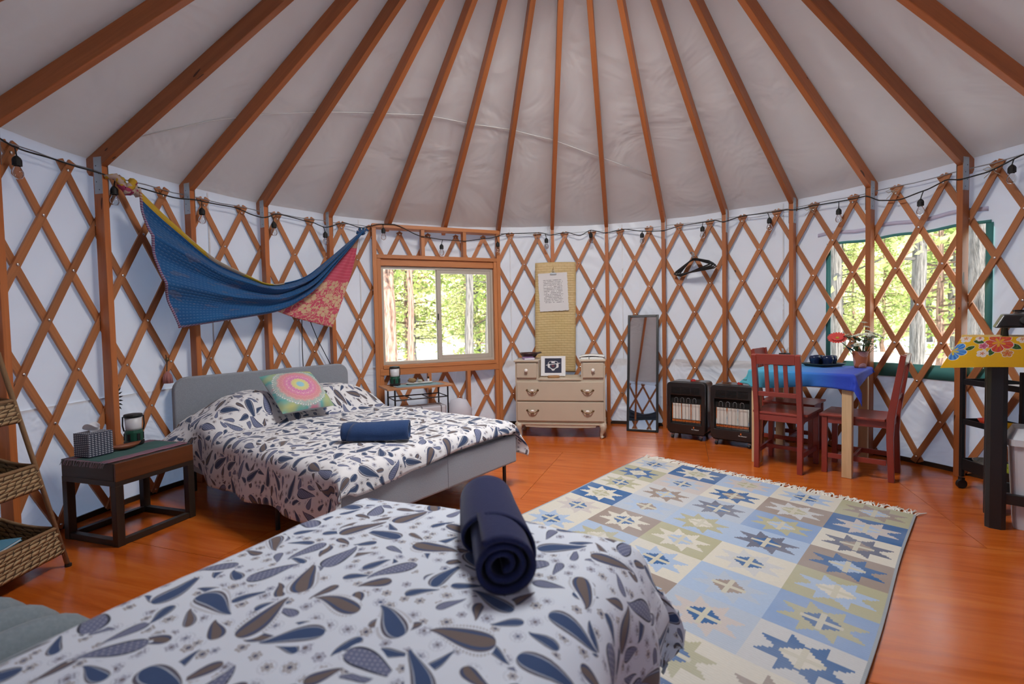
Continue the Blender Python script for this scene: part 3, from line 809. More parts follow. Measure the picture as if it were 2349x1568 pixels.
def pf(u, v):
    # fan from the upper knot (v=0) down to the hem (v=1)
    k0 = (-0.637, 2.085)
    hem = smooth_interp([(0, -0.925, 1.322), (0.35, -0.86, 1.255), (0.7, -0.79, 1.20), (1.0, -0.742, 1.163)], u, 0.03)
    ctrl = (-0.762+0.10*u, 1.62+0.03*u)
    t = v
    a = (1-t)**2*k0[0]+2*t*(1-t)*ctrl[0]+t*t*hem[0]; z = (1-t)**2*k0[1]+2*t*(1-t)*ctrl[1]+t*t*hem[1]
    r = 2.925+0.016*sin(u*9+0.5)*sin(pi*min(1, v*1.2)) + 0.004*sin(v*12)
    return pt(a, z, r)
mb.grid(pf, 40, 50, lambda u, v: (u*0.6, v)).build('pink_cloth', 'quiltpink', qb, smooth=True, solid=0.006, world=True, soff=0.0)
for (a, z, mat, l) in ((-1.297, 2.112, 'knotcream', 'cream and yellow knotted corner'), (-0.628, 2.105, 'quilt', 'blue and pink knotted corner')):
    if 'knotcream' not in MAT:
        nn = NT('knot_stripes'); ox, oy, oz = nn.obj()
        MAT['knotcream'] = nn.out(nn.bsdf(nn.mix(nn.noise(nn.objv(), 22.0, 1.0) > 0.52, (0.55, 0.43, 0.36), nn.mix(nn.noise(nn.objv(), 15.0) > 0.5, (0.58, 0.36, 0.03), (0.4, 0.06, 0.14))), 0.9))
    mb = MB(); c0 = pt(a, z, 2.93)
    s = 1 if a < -1 else -1
    ta = Vector((cos(a), -sin(a), 0)); ra = -pt(a, 0, 1)
    loop = [c0 + ta*(0.05*cos(t)*0.7) + Vector((0, 0, 0.035*sin(t*2))) + ra*(0.028*sin(t)) for t in [2*pi*k/26 for k in range(27)]]
    mb.tube(loop, [0.022+0.006*sin(k*2.1) for k in range(27)], 8, False)
    mb.tube([c0+ta*0.055*s, c0+ta*0.075*s-Vector((0, 0, 0.05))], [0.03, 0.02], 8)
    mb.tube([c0-ta*0.03*s, c0-ta*0.075*s+Vector((0, 0, 0.045)), c0-ta*0.12*s+Vector((0, 0, 0.03))+ra*-0.03], [0.02, 0.022, 0.012], 8)
    if a > -1: mb.v = [tuple(c0+(Vector(p)-c0)*0.62) for p in mb.v]
    plabel(mb.build('knot', mat, qb, smooth=True, world=True), l)
# ------------------------------------------------------------------ flat-woven rug with star squares
CR, BL, LB, MB_, OL, TP, SL, PK, GY = (0.64, 0.60, 0.52), (0.030, 0.115, 0.30), (0.37, 0.47, 0.64), (0.23, 0.34, 0.56), (0.42, 0.40, 0.26), (0.31, 0.245, 0.21), (0.13, 0.14, 0.20), (0.54, 0.48, 0.46), (0.54, 0.54, 0.55)
LBG = (0.42, 0.48, 0.58)
RUG = [  # per column: (ground, star, centre) for each row from the far edge
 [(CR, LBG, BL), (OL, BL, CR), (CR, OL, BL), (BL, CR, OL), (CR, PK, BL), (CR, LB, BL), (BL, CR, LB), (OL, CR, BL), (LB, SL, CR), (CR, BL, TP)],
 [(BL, CR, OL), (PK, LBG, BL), (GY, TP, LB), (LBG, LB, TP), (TP, CR, BL), (LB, OL, CR), (CR, SL, BL), (LB, CR, TP), (OL, BL, CR), (TP, CR, LB)],
 [(LB, PK, OL), (CR, BL, TP), (LBG, SL, BL), (LB, OL, CR), (OL, CR, LB), (CR, LB, BL), (TP, LB, CR), (BL, OL, CR), (CR, SL, LB), (LB, CR, BL)],
 [(CR, LB, BL), (TP, GY, OL), (MB_, OL, LB), (LB, SL, BL), (CR, GY, BL), (LB, LBG, TP), (LBG, PK, BL), (CR, OL, BL), (BL, CR, LB), (OL, TP, CR)],
 [(OL, TP, LB), (BL, PK, LB), (CR, SL, TP), (TP, BL, LB), (OL, LB, CR), (MB_, OL, BL), (GY, BL, CR), (CR, TP, LB), (LB, OL, CR), (BL, CR, OL)]]
def mat_rug():
    n = NT('woven_rug'); u, v = n.uv(); NR_ = 10
    cu_, rv = u*5.0, v*NR_
    ci = n.floor(cu_); ri = n.floor(rv)
    f = (ri+0.5)/NR_
    def pick(idx):
        col = None
        for k in range(5):
            c = n.ramp(f, [(q/NR_, RUG[k][q][idx]) for q in range(NR_)], True)
            col = c if col is None else n.mix(ci > (k-0.5), col, c)
        return col
    ground, star, cen = pick(0), pick(1), pick(2)
    N = 34.0
    lx = n.abs((n.floor(n.fract(cu_)*N)+0.5)/N-0.5)*2.0
    ly = n.abs((n.floor(n.fract(rv)*26.0)+0.5)/26.0-0.5)*2.0
    r = n.m('SQRT', lx*lx+ly*ly); th = n.m('ARCTAN2', ly, lx)
    # eight tips at 22.5 + 45k degrees
    fo_ = n.abs(n.fract(th/(pi/4))-0.5)*(pi/4)          # angle from the nearest tip axis, 0..22.5 deg
    R_, ri_ = 0.92, 0.50
    # line tip(R,0) -> inner (ri cos22.5, ri sin22.5)
    bx, by = ri_*cos(pi/8)-R_, ri_*sin(pi/8)
    px_, py_ = r*n.cos(fo_), r*n.sin(fo_)
    cross = (px_-R_)*by - py_*bx
    ins = cross < 0.0
    c = n.mix(ins, ground, star)
    inn = (lx+ly*0.8) < 0.42
    cr = (n.abs(lx-0.0) < 0.05)+(n.abs(ly) < 0.07)
    c = n.mix(inn, c, n.mix(cr > 0.5, cen, (0.55, 0.52, 0.42)))
    bd = (u < 0.006)+(u > 0.994)
    c = n.mix(bd, c, (0.30, 0.33, 0.36))
    fade = n.noise(n.vec(u*1.8, v*2.7), 2.2, 3.0)
    c = n.mix(n.max((fade-0.42)*0.9, 0.0), c, (0.52, 0.54, 0.58))
    wv = n.sin(v*1500.0)*0.5+0.5
    wz = n.noise(n.vec(u*90, v*500), 1.0, 2.0)
    c = n.mix(wz*0.22, c, (0.16, 0.16, 0.17))
    return n.out(n.bsdf(c, 0.95, 0, n.bump(wv*0.6+wz, 0.35, 0.003)))
MAT['rug'] = mat_rug()
RA, RB = Vector((0.80, 1.500, 0)), Vector((1.955, 0.135, 0))
RC, RD = RA+Vector((-0.695, -0.719, 0))*2.74, RB+Vector((-0.722, -0.692, 0))*2.74
rug = thing('rug', 'pale blue and cream flat-woven rug with stepped stars and white fringe', 'rug', (RA+RB+RC+RD)/4)
def rugp(u, v, z=0.008):
    p = (RA*(1-u)+RB*u)*(1-v)+(RC*(1-u)+RD*u)*v
    w = 0.006*sin(v*11+u*2)*(1 if u > 0.5 else -1)*abs(u-0.5)*2
    return Vector((p.x+w, p.y, z+0.002*sin(u*14)*sin(v*11)))
MB().grid(rugp, 30, 40).build('woven_field', 'rug', rug, solid=0.007, world=True)
MAT['fringe'] = plain('cotton_fringe', (0.80, 0.77, 0.70), 0.95)
fm = MB(); rr = random.Random(3)
dirv = (RB-RA).normalized(); outv = Vector((-dirv.y, dirv.x, 0))
if outv.dot(RA-RC) < 0: outv = -outv
for i in range(280):
    p = RA+(RB-RA)*((i+0.5)/280); a = rr.uniform(-0.5, 0.5); L = rr.uniform(0.08, 0.13)
    q = p+outv*L*0.5+dirv*L*a*0.4; s = p+outv*L+dirv*L*a
    fm.tube([p+Vector((0, 0, 0.006)), q+Vector((0, 0, 0.010)), s+Vector((0, 0, 0.004))], [0.004, 0.0036, 0.0022], 4)
stuff(fm.build('fringe', 'fringe', rug, world=True))

# ------------------------------------------------------------------ nightstand at the far bed
NSL, NSR = (-2.618, 0.425, 0), 1.218
ns = thing('nightstand', 'dark wooden box-frame nightstand with walnut drawer beside the far bed', 'nightstand', NSL, NSR)
NX, NY = 0.452, 0.43
for sx in (-1, 1):
    for sy in (-1, 1): MB().box((sx*(NX/2-0.02), sy*(NY/2-0.02), 0.165), (0.04, 0.04, 0.33)).build('leg', 'darkwood', ns, bevel=0.002)
for sy in (-1, 1): MB().box((0, sy*(NY/2-0.02), 0.018), (NX-0.08, 0.034, 0.034)).build('stretcher', 'darkwood', ns, bevel=0.002)
for sx in (-1, 1): MB().box((sx*(NX/2-0.02), 0, 0.018), (0.034, NY-0.08, 0.034)).build('stretcher', 'darkwood', ns, bevel=0.002)
MB().box((0, 0, 0.345), (NX, NY, 0.03)).build('frame_rail', 'darkwood', ns, bevel=0.002)
MB().box((0, 0.006, 0.407), (NX-0.004, NY-0.012, 0.095)).build('drawer_box', 'darkwood', ns, bevel=0.002)
MB().box((0, -NY/2+0.004, 0.405), (NX-0.006, 0.012, 0.098)).build('drawer_front', 'walnut', ns, bevel=0.001)
def mat_runner(name, a, b, c3):
    n = NT(name); u, v = n.uv()
    s = n.abs(v-0.5)
    c = n.mix(s > 0.30, a, n.mix(n.fract(v*17.0) > 0.5, b, c3))
    w = n.noise(n.vec(u*160, v*120), 1.0, 1.0)
    return n.out(n.bsdf(n.mix(w*0.3, c, (0.05, 0.05, 0.06)), 0.95, 0, n.bump(w, 0.3, 0.002)))
MAT['runner'] = mat_runner('green_runner', (0.045, 0.125, 0.115), (0.36, 0.15, 0.20), (0.10, 0.10, 0.14))
def runner(name, label, loc, rz, lx, ly, z, mat, drop=0.0):
    t = thing(name, label, 'runner', (loc[0], loc[1], z), rz)
    MB().grid(lambda u, v: Vector(((u-0.5)*lx, (v-0.5)*ly, 0.0035+0.0008*sin(u*23+v*9))), 24, 12).build('cloth', mat, t, smooth=True, solid=0.0028)
    f = MB(); rr = random.Random(5)
    for s in (-1, 1):
        for i in range(46):
            y = (i+0.5)/46*ly-ly/2; L = rr.uniform(0.02, 0.032)
            x = s*lx/2
            f.tube([(x, y, 0.003), (x+s*L*0.6, y+rr.uniform(-.004, .004), 0.004 if not drop else 0.002), (x+s*L, y+rr.uniform(-.006, .006), 0.003 if not drop else -drop)], 0.0016, 4)
    stuff(f.build('fringe', mat, t)); return t
runner('table_runner', 'green and pink striped fringed runner on the dark nightstand', (NSL[0], NSL[1]), NSR, 0.449, 0.34, 0.456, 'runner', 0.022)
# tissue box
def mat_tissue():
    n = NT('dash_print'); u, v = n.uv()
    fx_ = n.abs(n.fract(u*95.0+n.floor(v*62.0)*0.0)-0.5); fy_ = n.abs(n.fract(v*62.0)-0.5)
    c = n.mix((fx_ < 0.20)*(fy_ < 0.33), (0.022, 0.030, 0.065), (0.62, 0.63, 0.68))
    return n.out(n.bsdf(c, 0.6))
MAT['tissuebox'] = mat_tissue()
tb = thing('tissue_box', 'navy tissue box with white dash print on the dark nightstand', 'tissue box', (-2.752, 0.335, 0.463), NSR)
MB().box((0, 0, 0.066), (0.125, 0.125, 0.132)).build('carton', 'tissuebox', tb, bevel=0.002)
mb = MB()
MAT['tissue'] = plain('tissue_paper', (0.85, 0.86, 0.9), 0.9)
mb.grid(lambda u, v: Vector((0.035*cos(u*2*pi)*(0.5+0.7*v)+0.008*sin(v*5), 0.018*sin(u*2*pi)*(0.4+v*1.2), 0.130+0.052*v*(0.75+0.3*sin(u*13)))), 24, 6)
mb.build('tissue', 'tissue', tb, smooth=True)
# little wooden tray/boat
bt = MB()
bt.lathe([(0.0, 0.0), (0.45, 0.0), (0.85, 0.30), (1.0, 0.75), (0.94, 0.75), (0.8, 0.40), (0.4, 0.18), (0.0, 0.15)], 28)
bt.v = [(x*0.085, y*0.033*(1-0.35*(abs(x)**2)), z*0.034+0.006*x*x) for x, y, z in bt.v]
MAT['redwood'] = wood('carved_redwood', (0.20, 0.055, 0.022), (0.30, 0.09, 0.04), 0.45, 12, 0.05)
o = bt.build('wooden_dish', 'redwood', None, smooth=True); o.location = (-2.665, 0.452, 0.463); o.rotation_euler = (0, 0, NSR-0.15)
tag(o, 'slim boat-shaped reddish wooden dish on the nightstand runner', 'dish')
# camping lanterns
MAT['lantgreen'] = plain('green_plastic', (0.008, 0.075, 0.045), 0.4)
MAT['lantglobe'] = plain('frosted_globe', (0.80, 0.80, 0.84), 0.35, Transmission_Weight=0.2)
def lantern(label, loc, s=1.0):
    t = thing('camping_lantern', label, 'lantern', loc, 0.6)
    MB().lathe([(0.0, 0.0), (0.050*s, 0.0), (0.052*s, 0.008*s), (0.052*s, 0.022*s), (0.047*s, 0.026*s)], 20).build('rubber_foot', 'blackpl', t, smooth=False)
    MB().lathe([(0.047*s, 0.0262*s), (0.047*s, 0.075*s), (0.043*s, 0.09*s), (0.0, 0.09*s)], 20).build('base', 'lantgreen', t, smooth=False)
    for k in range(6):
        a = k*pi/3; MB().box((0.0475*s*cos(a), 0.0475*s*sin(a), 0.050*s), (0.006*s, 0.016*s, 0.04*s), rot_z(a)).build('grip', 'blackpl', t)
    MB().lathe([(0.040*s, 0.0905*s), (0.041*s, 0.105*s), (0.044*s, 0.168*s), (0.0, 0.168*s)], 20).build('globe', 'lantglobe', t, smooth=True)
    MB().lathe([(0.046*s, 0.1685*s), (0.049*s, 0.178*s), (0.046*s, 0.188*s), (0.020*s, 0.192*s), (0.0, 0.192*s)], 20).build('cap', 'blackpl', t, smooth=False)
    for q in (0, 1):
        a = q*pi; MB().tube([(0.047*s*cos(a), 0.047*s*sin(a), 0.085*s), (0.053*s*cos(a), 0.053*s*sin(a), 0.12*s), (0.051*s*cos(a), 0.051*s*sin(a), 0.175*s)], 0.004*s, 6).build('handle_arm', 'blackpl', t)
    return t
lantern('green camping lantern standing on the dark nightstand', (-2.70, 0.575, 0.463))

# ------------------------------------------------------------------ tiered woven basket stand
def mat_wicker():
    n = NT('water_hyacinth'); u, v = n.uv()
    wb_ = n.noise(n.vec(u*14.0, v*30.0), 1.0, 1.0); row = n.floor(v*56.0); a = n.fract(u*24.0+row*0.5+n.fract(v*56.0)*0.5+wb_*0.8)
    h = n.m('POWER', n.sin(n.fract(v*56.0)*pi), 0.6)*n.m('POWER', n.sin(a*pi), 0.6)
    nz = n.noise(n.vec(u*40, v*80, 0.0), 1.0, 3.0)
    c = n.mix(nz, (0.30, 0.18, 0.085), (0.62, 0.44, 0.25))
    c = n.mix(h < 0.28, c, (0.10, 0.055, 0.025))
    return n.out(n.bsdf(c, 0.8, 0, n.bump(h+nz*0.4, 1.0, 0.012)))
MAT['wicker'] = mat_wicker(); MAT['rope'] = plain('twisted_rope', (0.26, 0.15, 0.075), 0.85, bumpscale=120, bs=0.6)
bs = thing('basket_stand', 'three-tier woven basket stand at the left of the dark nightstand', 'basket stand', (-2.75, -0.45, 0))
def bcorner(z, fx_, s):   # front (fx=1) / back, s=+1 right, -1 left
    x = (-2.595-0.13*z) if fx_ else (-2.90+0.03*z); y = -0.45+s*(0.40-0.13*z)
    return Vector((x, y, z))
for s in (-1, 1):
    MB().tube([bcorner(0.012, 1, s), bcorner(0.5, 1, s), bcorner(1.08, 1, s)], 0.010, 8).build('pole', 'rope', bs, smooth=True, world=True)
    MB().tube([bcorner(0.012, 0, s), bcorner(0.6, 0, s), bcorner(1.08, 0, s)], 0.010, 8).build('pole', 'rope', bs, smooth=True, world=True)
    MB().tube([bcorner(1.07, 1, s), bcorner(1.12, 1, s)*0.5+bcorner(1.12, 0, s)*0.5, bcorner(1.07, 0, s)], 0.010, 8).build('pole', 'rope', bs, smooth=True, world=True)
    for f_ in (0, 1): 
        p = bcorner(0, f_, s); MB().lathe([(0.0, 0), (0.014, 0), (0.014, 0.014), (0.0, 0.014)], 8, p).build('rubber_tip', 'blackpl', bs, world=True)
for (z0, z1) in ((0.075, 0.205), (0.415, 0.53), (0.745, 0.85)):
    mb = MB(); per = []
    for (f0, s0, f1, s1) in ((1, 1, 1, -1), (1, -1, 0, -1), (0, -1, 0, 1), (0, 1, 1, 1)):
        N = 14
        def f(u, v):
            p0 = bcorner(z0, f0, s0).lerp(bcorner(z0, f1, s1), u); zt = z1
            p1 = bcorner(z1, f0, s0).lerp(bcorner(z1, f1, s1), u)
            if f0 != f1:        # side walls sweep up to the back
                back = u if f1 == 0 else 1-u
                p1.z += 0.06*back*back
            if f0 == 0 and f1 == 0: p1.z += 0.06
            p = p0.lerp(p1, v); n_ = Vector((0.014*sin(v*pi*6)*0.4, 0, 0)); return p+n_
        ln = (bcorner(z0, f0, s0)-bcorner(z0, f1, s1)).length
        mb.grid(f, N, 8, lambda u, v, l=ln: (u*l, v*(z1-z0)))
    mb.add([bcorner(z0+0.004, 1, 1), bcorner(z0+0.004, 1, -1), bcorner(z0+0.004, 0, -1), bcorner(z0+0.004, 0, 1)], [(0, 1, 2, 3)], [[(0, 0), (.4, 0), (.4, .3), (0, .3)]])
    b = mb.build('basket', 'wicker', bs, smooth=True, solid=0.012, world=True, soff=0.0)
    rim = []
    for (f_, s_) in ((1, 1), (1, -1), (0, -1), (0, 1), (1, 1)):
        p = bcorner(z1, f_, s_); p.z += 0.06*(1-f_); rim.append(p)
    fine = []
    for p, q in zip(rim, rim[1:]):
        for k in range(8):
            t = k/8; w = p.lerp(q, t)
            if abs(p.z-q.z) > 0.01:
                bk = t if q.z > p.z else 1-t; w.z = z1+0.06*bk*bk
            fine.append(w)
    fine.append(rim[0])
    MB().tube(fine, 0.009, 6, False).build('rim', 'rope', b, smooth=True, world=True)
def plain_box(name, label, cat, c, d, rz, mat, bevel=0.002, rx=0.0, group=None):
    o = MB().box((0, 0, d[2]/2), d).build(name, mat, None, bevel=bevel); o.location = c; o.rotation_euler = (rx, 0, rz)
    return tag(o, label, cat, group)
MAT['bookgreen'] = plain('green_cover', (0.16, 0.34, 0.06), 0.5); MAT['bookblue'] = plain('sky_cover', (0.10, 0.30, 0.45), 0.5); MAT['bookteal'] = plain('teal_cover', (0.015, 0.13, 0.12), 0.6)
def book(label, c, d, rz, cover, rx=0.0, group=None, pages='tissue'):
    t = thing('book', label, 'book', c, rz, group); t.rotation_euler = (rx, 0, rz)
    MB().box((0, 0, 0.0015), (d[0], d[1], 0.003)).build('cover', cover, t); MB().box((0, 0, d[2]-0.0015), (d[0], d[1], 0.003)).build('cover', cover, t)
    MB().box((-d[0]/2+0.0015, 0, d[2]/2), (0.003, d[1], d[2]-0.006)).build('spine', cover, t)
    MB().box((0.002, 0, d[2]/2), (d[0]-0.008, d[1]-0.006, d[2]-0.006)).build('pages', pages, t)
    return t
book('green and blue magazine lying in the lowest woven basket', (-2.75, -0.42, 0.10), (0.22, 0.30, 0.10), 0.1, 'bookgreen')
book('blue-covered book on top of the green magazine in the lowest basket', (-2.735, -0.36, 0.2015), (0.21, 0.28, 0.014), 0.25, 'bookblue')
o = MB().grid(lambda u, v: Vector(((u-0.5)*0.22, (v-0.5)*0.42, 0.07+0.03*noise.noise(Vector((u*4, v*5, 1)))-0.06*(max(abs(u-.5), abs(v-.5))*2)**4)), 16, 20).build('folded_cloth', 'bookteal', None, smooth=True, solid=0.02)
o.location = (-2.775, -0.45, 0.44); tag(o, 'teal cloth folded in the middle woven basket', 'cloth')

# ------------------------------------------------------------------ tassel on the lattice
tz = thing('tassel', 'pink tassel with small bell hanging on the lattice beside the grey headboard', 'ornament', pt(-1.203, 0.95, 3.005))
MAT['pinkyarn'] = plain('pink_yarn', (0.42, 0.17, 0.16), 0.9, bumpscale=80, bs=0.6)
MB().lathe([(0.0, -0.016), (0.011, -0.011), (0.016, 0), (0.011, 0.011), (0, 0.016)], 10, pt(-1.203, 0.955, 3.012)).build('bell', 'brass', tz, smooth=True, world=True)
MB().tube([pt(-1.203, 0.99, 3.022), pt(-1.203, 0.95, 3.012), pt(-1.206, 0.87, 3.008)], 0.0035, 6).build('cord', 'cable', tz, world=True)
mb = MB()
for k in range(7):
    a = k*2*pi/7; b0 = pt(-1.206, 0.87, 3.0); mb.tube([b0, b0+Vector((0.016*cos(a), 0.016*sin(a), -0.03)), b0+Vector((0.022*cos(a), 0.022*sin(a), -0.085))], [0.006, 0.011, 0.013], 6)
mb.build('yarn', 'pinkyarn', tz, smooth=True, world=True)

# ------------------------------------------------------------------ small table under the window
WTL, WTR = Vector((-1.445, 2.03, 0)), atan2(0.43, 0.903)
wt = thing('side_table', 'small wooden table with black wire legs under the framed window', 'table', WTL, WTR)
TW, TD, TZ = 0.66, 0.36, 0.575
for k in range(4):
    MB().box((TW/2, TD*(k+0.5)/4, TZ-0.009), (TW, TD/4-0.002, 0.018)).build('top_plank', 'shelfwood', wt, bevel=0.002)
for (x, y) in ((0.08, 0.04), (TW-0.05, 0.04), (0.08, TD-0.04), (TW-0.05, TD-0.04)): MB().tube([(x, y, 0), (x, y, TZ-0.018)], 0.008, 8).build('leg', 'black', wt)
for y in (0.04, TD-0.04): MB().tube([(0.08, y, TZ-0.12), (TW-0.05, y, TZ-0.12)], 0.006, 8).build('crossbar', 'black', wt)
for x in (0.08, TW-0.05, 0.25, 0.42): MB().tube([(x, 0.04, TZ-0.12), (x, TD-0.04, TZ-0.12)], 0.005, 8).build('crossbar', 'black', wt)
def wt_at(x, y, z=TZ):
    c, s = cos(WTR), sin(WTR); return Vector((WTL.x+x*c-y*s, WTL.y+x*s+y*c, z))
MAT['runner2'] = mat_runner('pale_runner', (0.22, 0.36, 0.38), (0.42, 0.40, 0.42), (0.14, 0.22, 0.26))
p = wt_at(0.34, 0.15); runner('table_runner', 'pale blue fringed runner on the small table under the window', (p.x, p.y), WTR, 0.42, 0.24, TZ+0.001, 'runner2')
p = wt_at(0.13, 0.22, TZ+0.001); lantern('green camping lantern on the small table under the window', p, 1.02)
tr = thing('serving_plate', 'long white rectangular plate on the small table under the window', 'plate', wt_at(0.37, 0.20, TZ+0.0085), WTR+0.03)
mb = MB(); mb.prism(rrect(0.27, 0.085, 0.02, 4), lambda x, y: Vector((x*0.88, y*0.8, 0.0)), lambda x, y: Vector((x, y, 0.012))); mb.build('dish', 'white', tr, bevel=0.002)
MAT['stone1'] = plain('brown_stone', (0.30, 0.18, 0.08), 0.8, bumpscale=40, bs=0.8, var=0.5); MAT['stone2'] = plain('pale_stone', (0.42, 0.42, 0.34), 0.8, bumpscale=40, bs=0.8, var=0.3)
def rock(name, label, loc, s, mat, seed):
    mb = MB(); mb.lathe([(0.0, -1)]+[(sin(pi*k/8), -cos(pi*k/8)) for k in range(1, 8)]+[(0.0, 1)], 12)
    mb.v = [tuple(Vector(v)*(1+0.35*noise.noise(Vector(v)*1.7+Vector((seed, 0, 0))))) for v in mb.v]
    zm = min(v[2]*s[2] for v in mb.v); mb.v = [(v[0]*s[0], v[1]*s[1], v[2]*s[2]-zm) for v in mb.v]
    o = mb.build(name, mat, None, smooth=True); o.location = loc; return tag(o, label, 'stone')
rock('stone', 'brown rough stone at the left of the long white plate', wt_at(0.295, 0.20, TZ+0.021), (0.04, 0.026, 0.024), 'stone1', 2)
rock('stone', 'small pale green stone in the middle of the long white plate', wt_at(0.375, 0.195, TZ+0.021), (0.026, 0.018, 0.014), 'stone2', 5)
vb = thing('bottle', 'tiny clear bottle with black cap standing on the long white plate', 'bottle', wt_at(0.465, 0.205, TZ+0.021))
MB().lathe([(0, 0), (0.012, 0), (0.012, 0.025), (0.007, 0.03), (0, 0.03)], 12).build('glass_body', 'lantglobe', vb, smooth=True); MB().lathe([(0.008, 0.0302), (0.008, 0.052), (0, 0.052)], 12).build('cap', 'blackpl', vb)
# things stored under the small table
MAT['bag'] = plain('white_bag', (0.62, 0.62, 0.70), 0.55, bumpscale=6, bs=0.6)
def mat_tilebox():
    n = NT('printed_carton'); u, v = n.uv()
    g = (n.abs(n.fract(u*5.0)-0.5) > 0.475)
    c = n.mix(g, (0.60, 0.60, 0.66), (0.10, 0.10, 0.12))
    lf = (n.abs(n.fract(u*5.0)-0.42-n.abs(v-0.12)*1.2) < 0.10)*(n.abs(v-0.12) < 0.05)*(u > 0.30)
    c = n.mix(lf, c, (0.22, 0.24, 0.42))
    return n.out(n.bsdf(c, 0.5))
MAT['carton'] = mat_tilebox()
o = MB().box((0, 0, 0.18), (0.52, 0.20, 0.36)).build('storage_carton', 'carton', None, bevel=0.02, seg=3); q = wt_at(0.36, 0.20, 0.0); o.location = q; o.rotation_euler = (0, 0, WTR)
tag(o, 'white printed storage carton pushed under the small window table', 'box')
mb = MB(); mb.lathe([(0.0, 0), (0.10, 0.0), (0.14, 0.10), (0.13, 0.25), (0.08, 0.36), (0.0, 0.38)], 20)
mb.v = [(x*(1+0.2*noise.noise(Vector((x*9, y*9, z*7)))), y*0.7*(1+0.2*noise.noise(Vector((y*9, x*9, z*7+3)))), z) for x, y, z in mb.v]
o = mb.build('white_sack', 'bag', None, smooth=True); o.location = wt_at(0.84, 0.33, 0.0); tag(o, 'crumpled white sack standing beside the small window table', 'bag')
mb = MB(); mb.tube([(0, -0.14, 0.07), (0, 0.14, 0.07)], 0.07, 20); mb.v = [(x, y, z) for x, y, z in mb.v]
MAT['rollcloth'] = fabric('grey_blanket', (0.26, 0.23, 0.24), (0.42, 0.39, 0.40), 30)
mb = MB(); mb.grid(lambda u, v: Vector((0.085*(0.25+0.75*u)*cos(u*2.5*2*pi), (v-0.5)*0.30, 0.09+0.085*(0.25+0.75*u)*sin(u*2.5*2*pi))), 60, 8)
o = mb.build('rolled_blanket', 'rollcloth', None, smooth=True, solid=0.010, soff=0.0); o.location = wt_at(-0.01, 0.20, 0.36); o.rotation_euler = (0, 0, WTR)
o.location.z = 0.0; tag(o, 'grey rolled blanket at the left end under the small window table', 'blanket')
# ------------------------------------------------------------------ dresser
DL, DRZ = Vector((-0.231, 2.39, 0)), -0.2115
dr = thing('dresser', 'taupe painted dresser with two raised side towers and white-knobbed drawers', 'dresser', DL, DRZ)
DW, DD = 0.90, 0.38
def db(name, x0, x1, y0, y1, z0, z1, mat='dresser', par=None, bevel=0.003): return MB().box(((x0+x1)/2, (y0+y1)/2, (z0+z1)/2), (x1-x0, y1-y0, z1-z0)).build(name, mat, par or dr, bevel=bevel)
TWR = 0.235
db('carcass', 0.0, DW, 0.012, DD, 0.15, 0.585); db('plinth_moulding', -0.008, DW+0.008, -0.004, DD, 0.135, 0.152)
db('centre_top', TWR, DW-TWR, 0.0, DD, 0.586, 0.604)
for x0 in (0.0, DW-TWR):
    db('tower', x0, x0+TWR, 0.012, DD, 0.586, 0.772); db('tower_top', x0-0.012, x0+TWR+0.008, -0.006, DD, 0.773, 0.792, bevel=0.006)
    d = db('drawer', x0+0.016, x0+TWR-0.016, -0.006, 0.011, 0.612, 0.760, bevel=0.005)
    MB().lathe([(0.006, 0.0), (0.007, 0.012), (0.017, 0.018), (0.018, 0.026), (0.010, 0.033), (0, 0.034)], 16, (x0+TWR/2, -0.0065, 0.69), (0, -1, 0)).build('knob', 'white', d, smooth=True)
for z0, z1 in ((0.382, 0.573), (0.176, 0.368)):
    d = db('drawer', 0.016, DW-0.016, -0.006, 0.011, z0, z1, bevel=0.005)
    for cx in (0.175, DW-0.175):
        zc = (z0+z1)/2+0.005; mb = MB()
        mb.tube([(cx-0.055, -0.009, zc+0.006), (cx-0.045, -0.022, zc+0.0), (cx-0.028, -0.030, zc-0.012), (cx, -0.032, zc-0.018), (cx+0.028, -0.030, zc-0.012), (cx+0.045, -0.022, zc), (cx+0.055, -0.009, zc+0.006)], 0.0048, 6)
        for s in (-1, 1): mb.lathe([(0.011, 0), (0.009, 0.005), (0, 0.007)], 10, (cx+s*0.055, -0.0065, zc+0.006), (0, -1, 0))
        h = mb.build('pull', 'brass', d, smooth=True)
        MB().lathe([(0.005, -0.019), (0.0105, -0.012), (0.0115, 0), (0.0105, 0.012), (0.005, 0.019)], 12, (cx, -0.032, zc+0.004), (1, 0, 0)).build('porcelain_grip', 'white', h, smooth=True)
for (x, y) in ((0.045, 0.03), (DW-0.045, 0.03), (0.045, DD-0.04), (DW-0.045, DD-0.04)):
    s = 1 if x > DW/2 else -1; f = -1 if y < 0.1 else 1
    pts = [(x+s*0.010, y, 0.14), (x+s*0.022, y+f*0.012, 0.115), (x+s*0.018, y+f*0.010, 0.08), (x+s*0.004, y+f*0.002, 0.045), (x+s*0.004, y+f*0.004, 0.018), (x+s*0.016, y+f*0.012, 0.008)]
    MB().tube(pts, [0.040, 0.036, 0.027, 0.017, 0.016, 0.020], 12).build('cabriole_leg', 'dresser', dr, smooth=True)
MB().prism([(0.09, 0.135), (0.10, 0.115), (0.25, 0.108), (0.65, 0.108), (0.80, 0.115), (0.81, 0.135)], lambda x, z: Vector((x, 0.002, z)), lambda x, z: Vector((x, 0.016, z))).build('apron', 'dresser', dr)
def dr_at(x, y, z):
    c, s = cos(DRZ), sin(DRZ); return Vector((DL.x+x*c-y*s, DL.y+x*s+y*c, z))
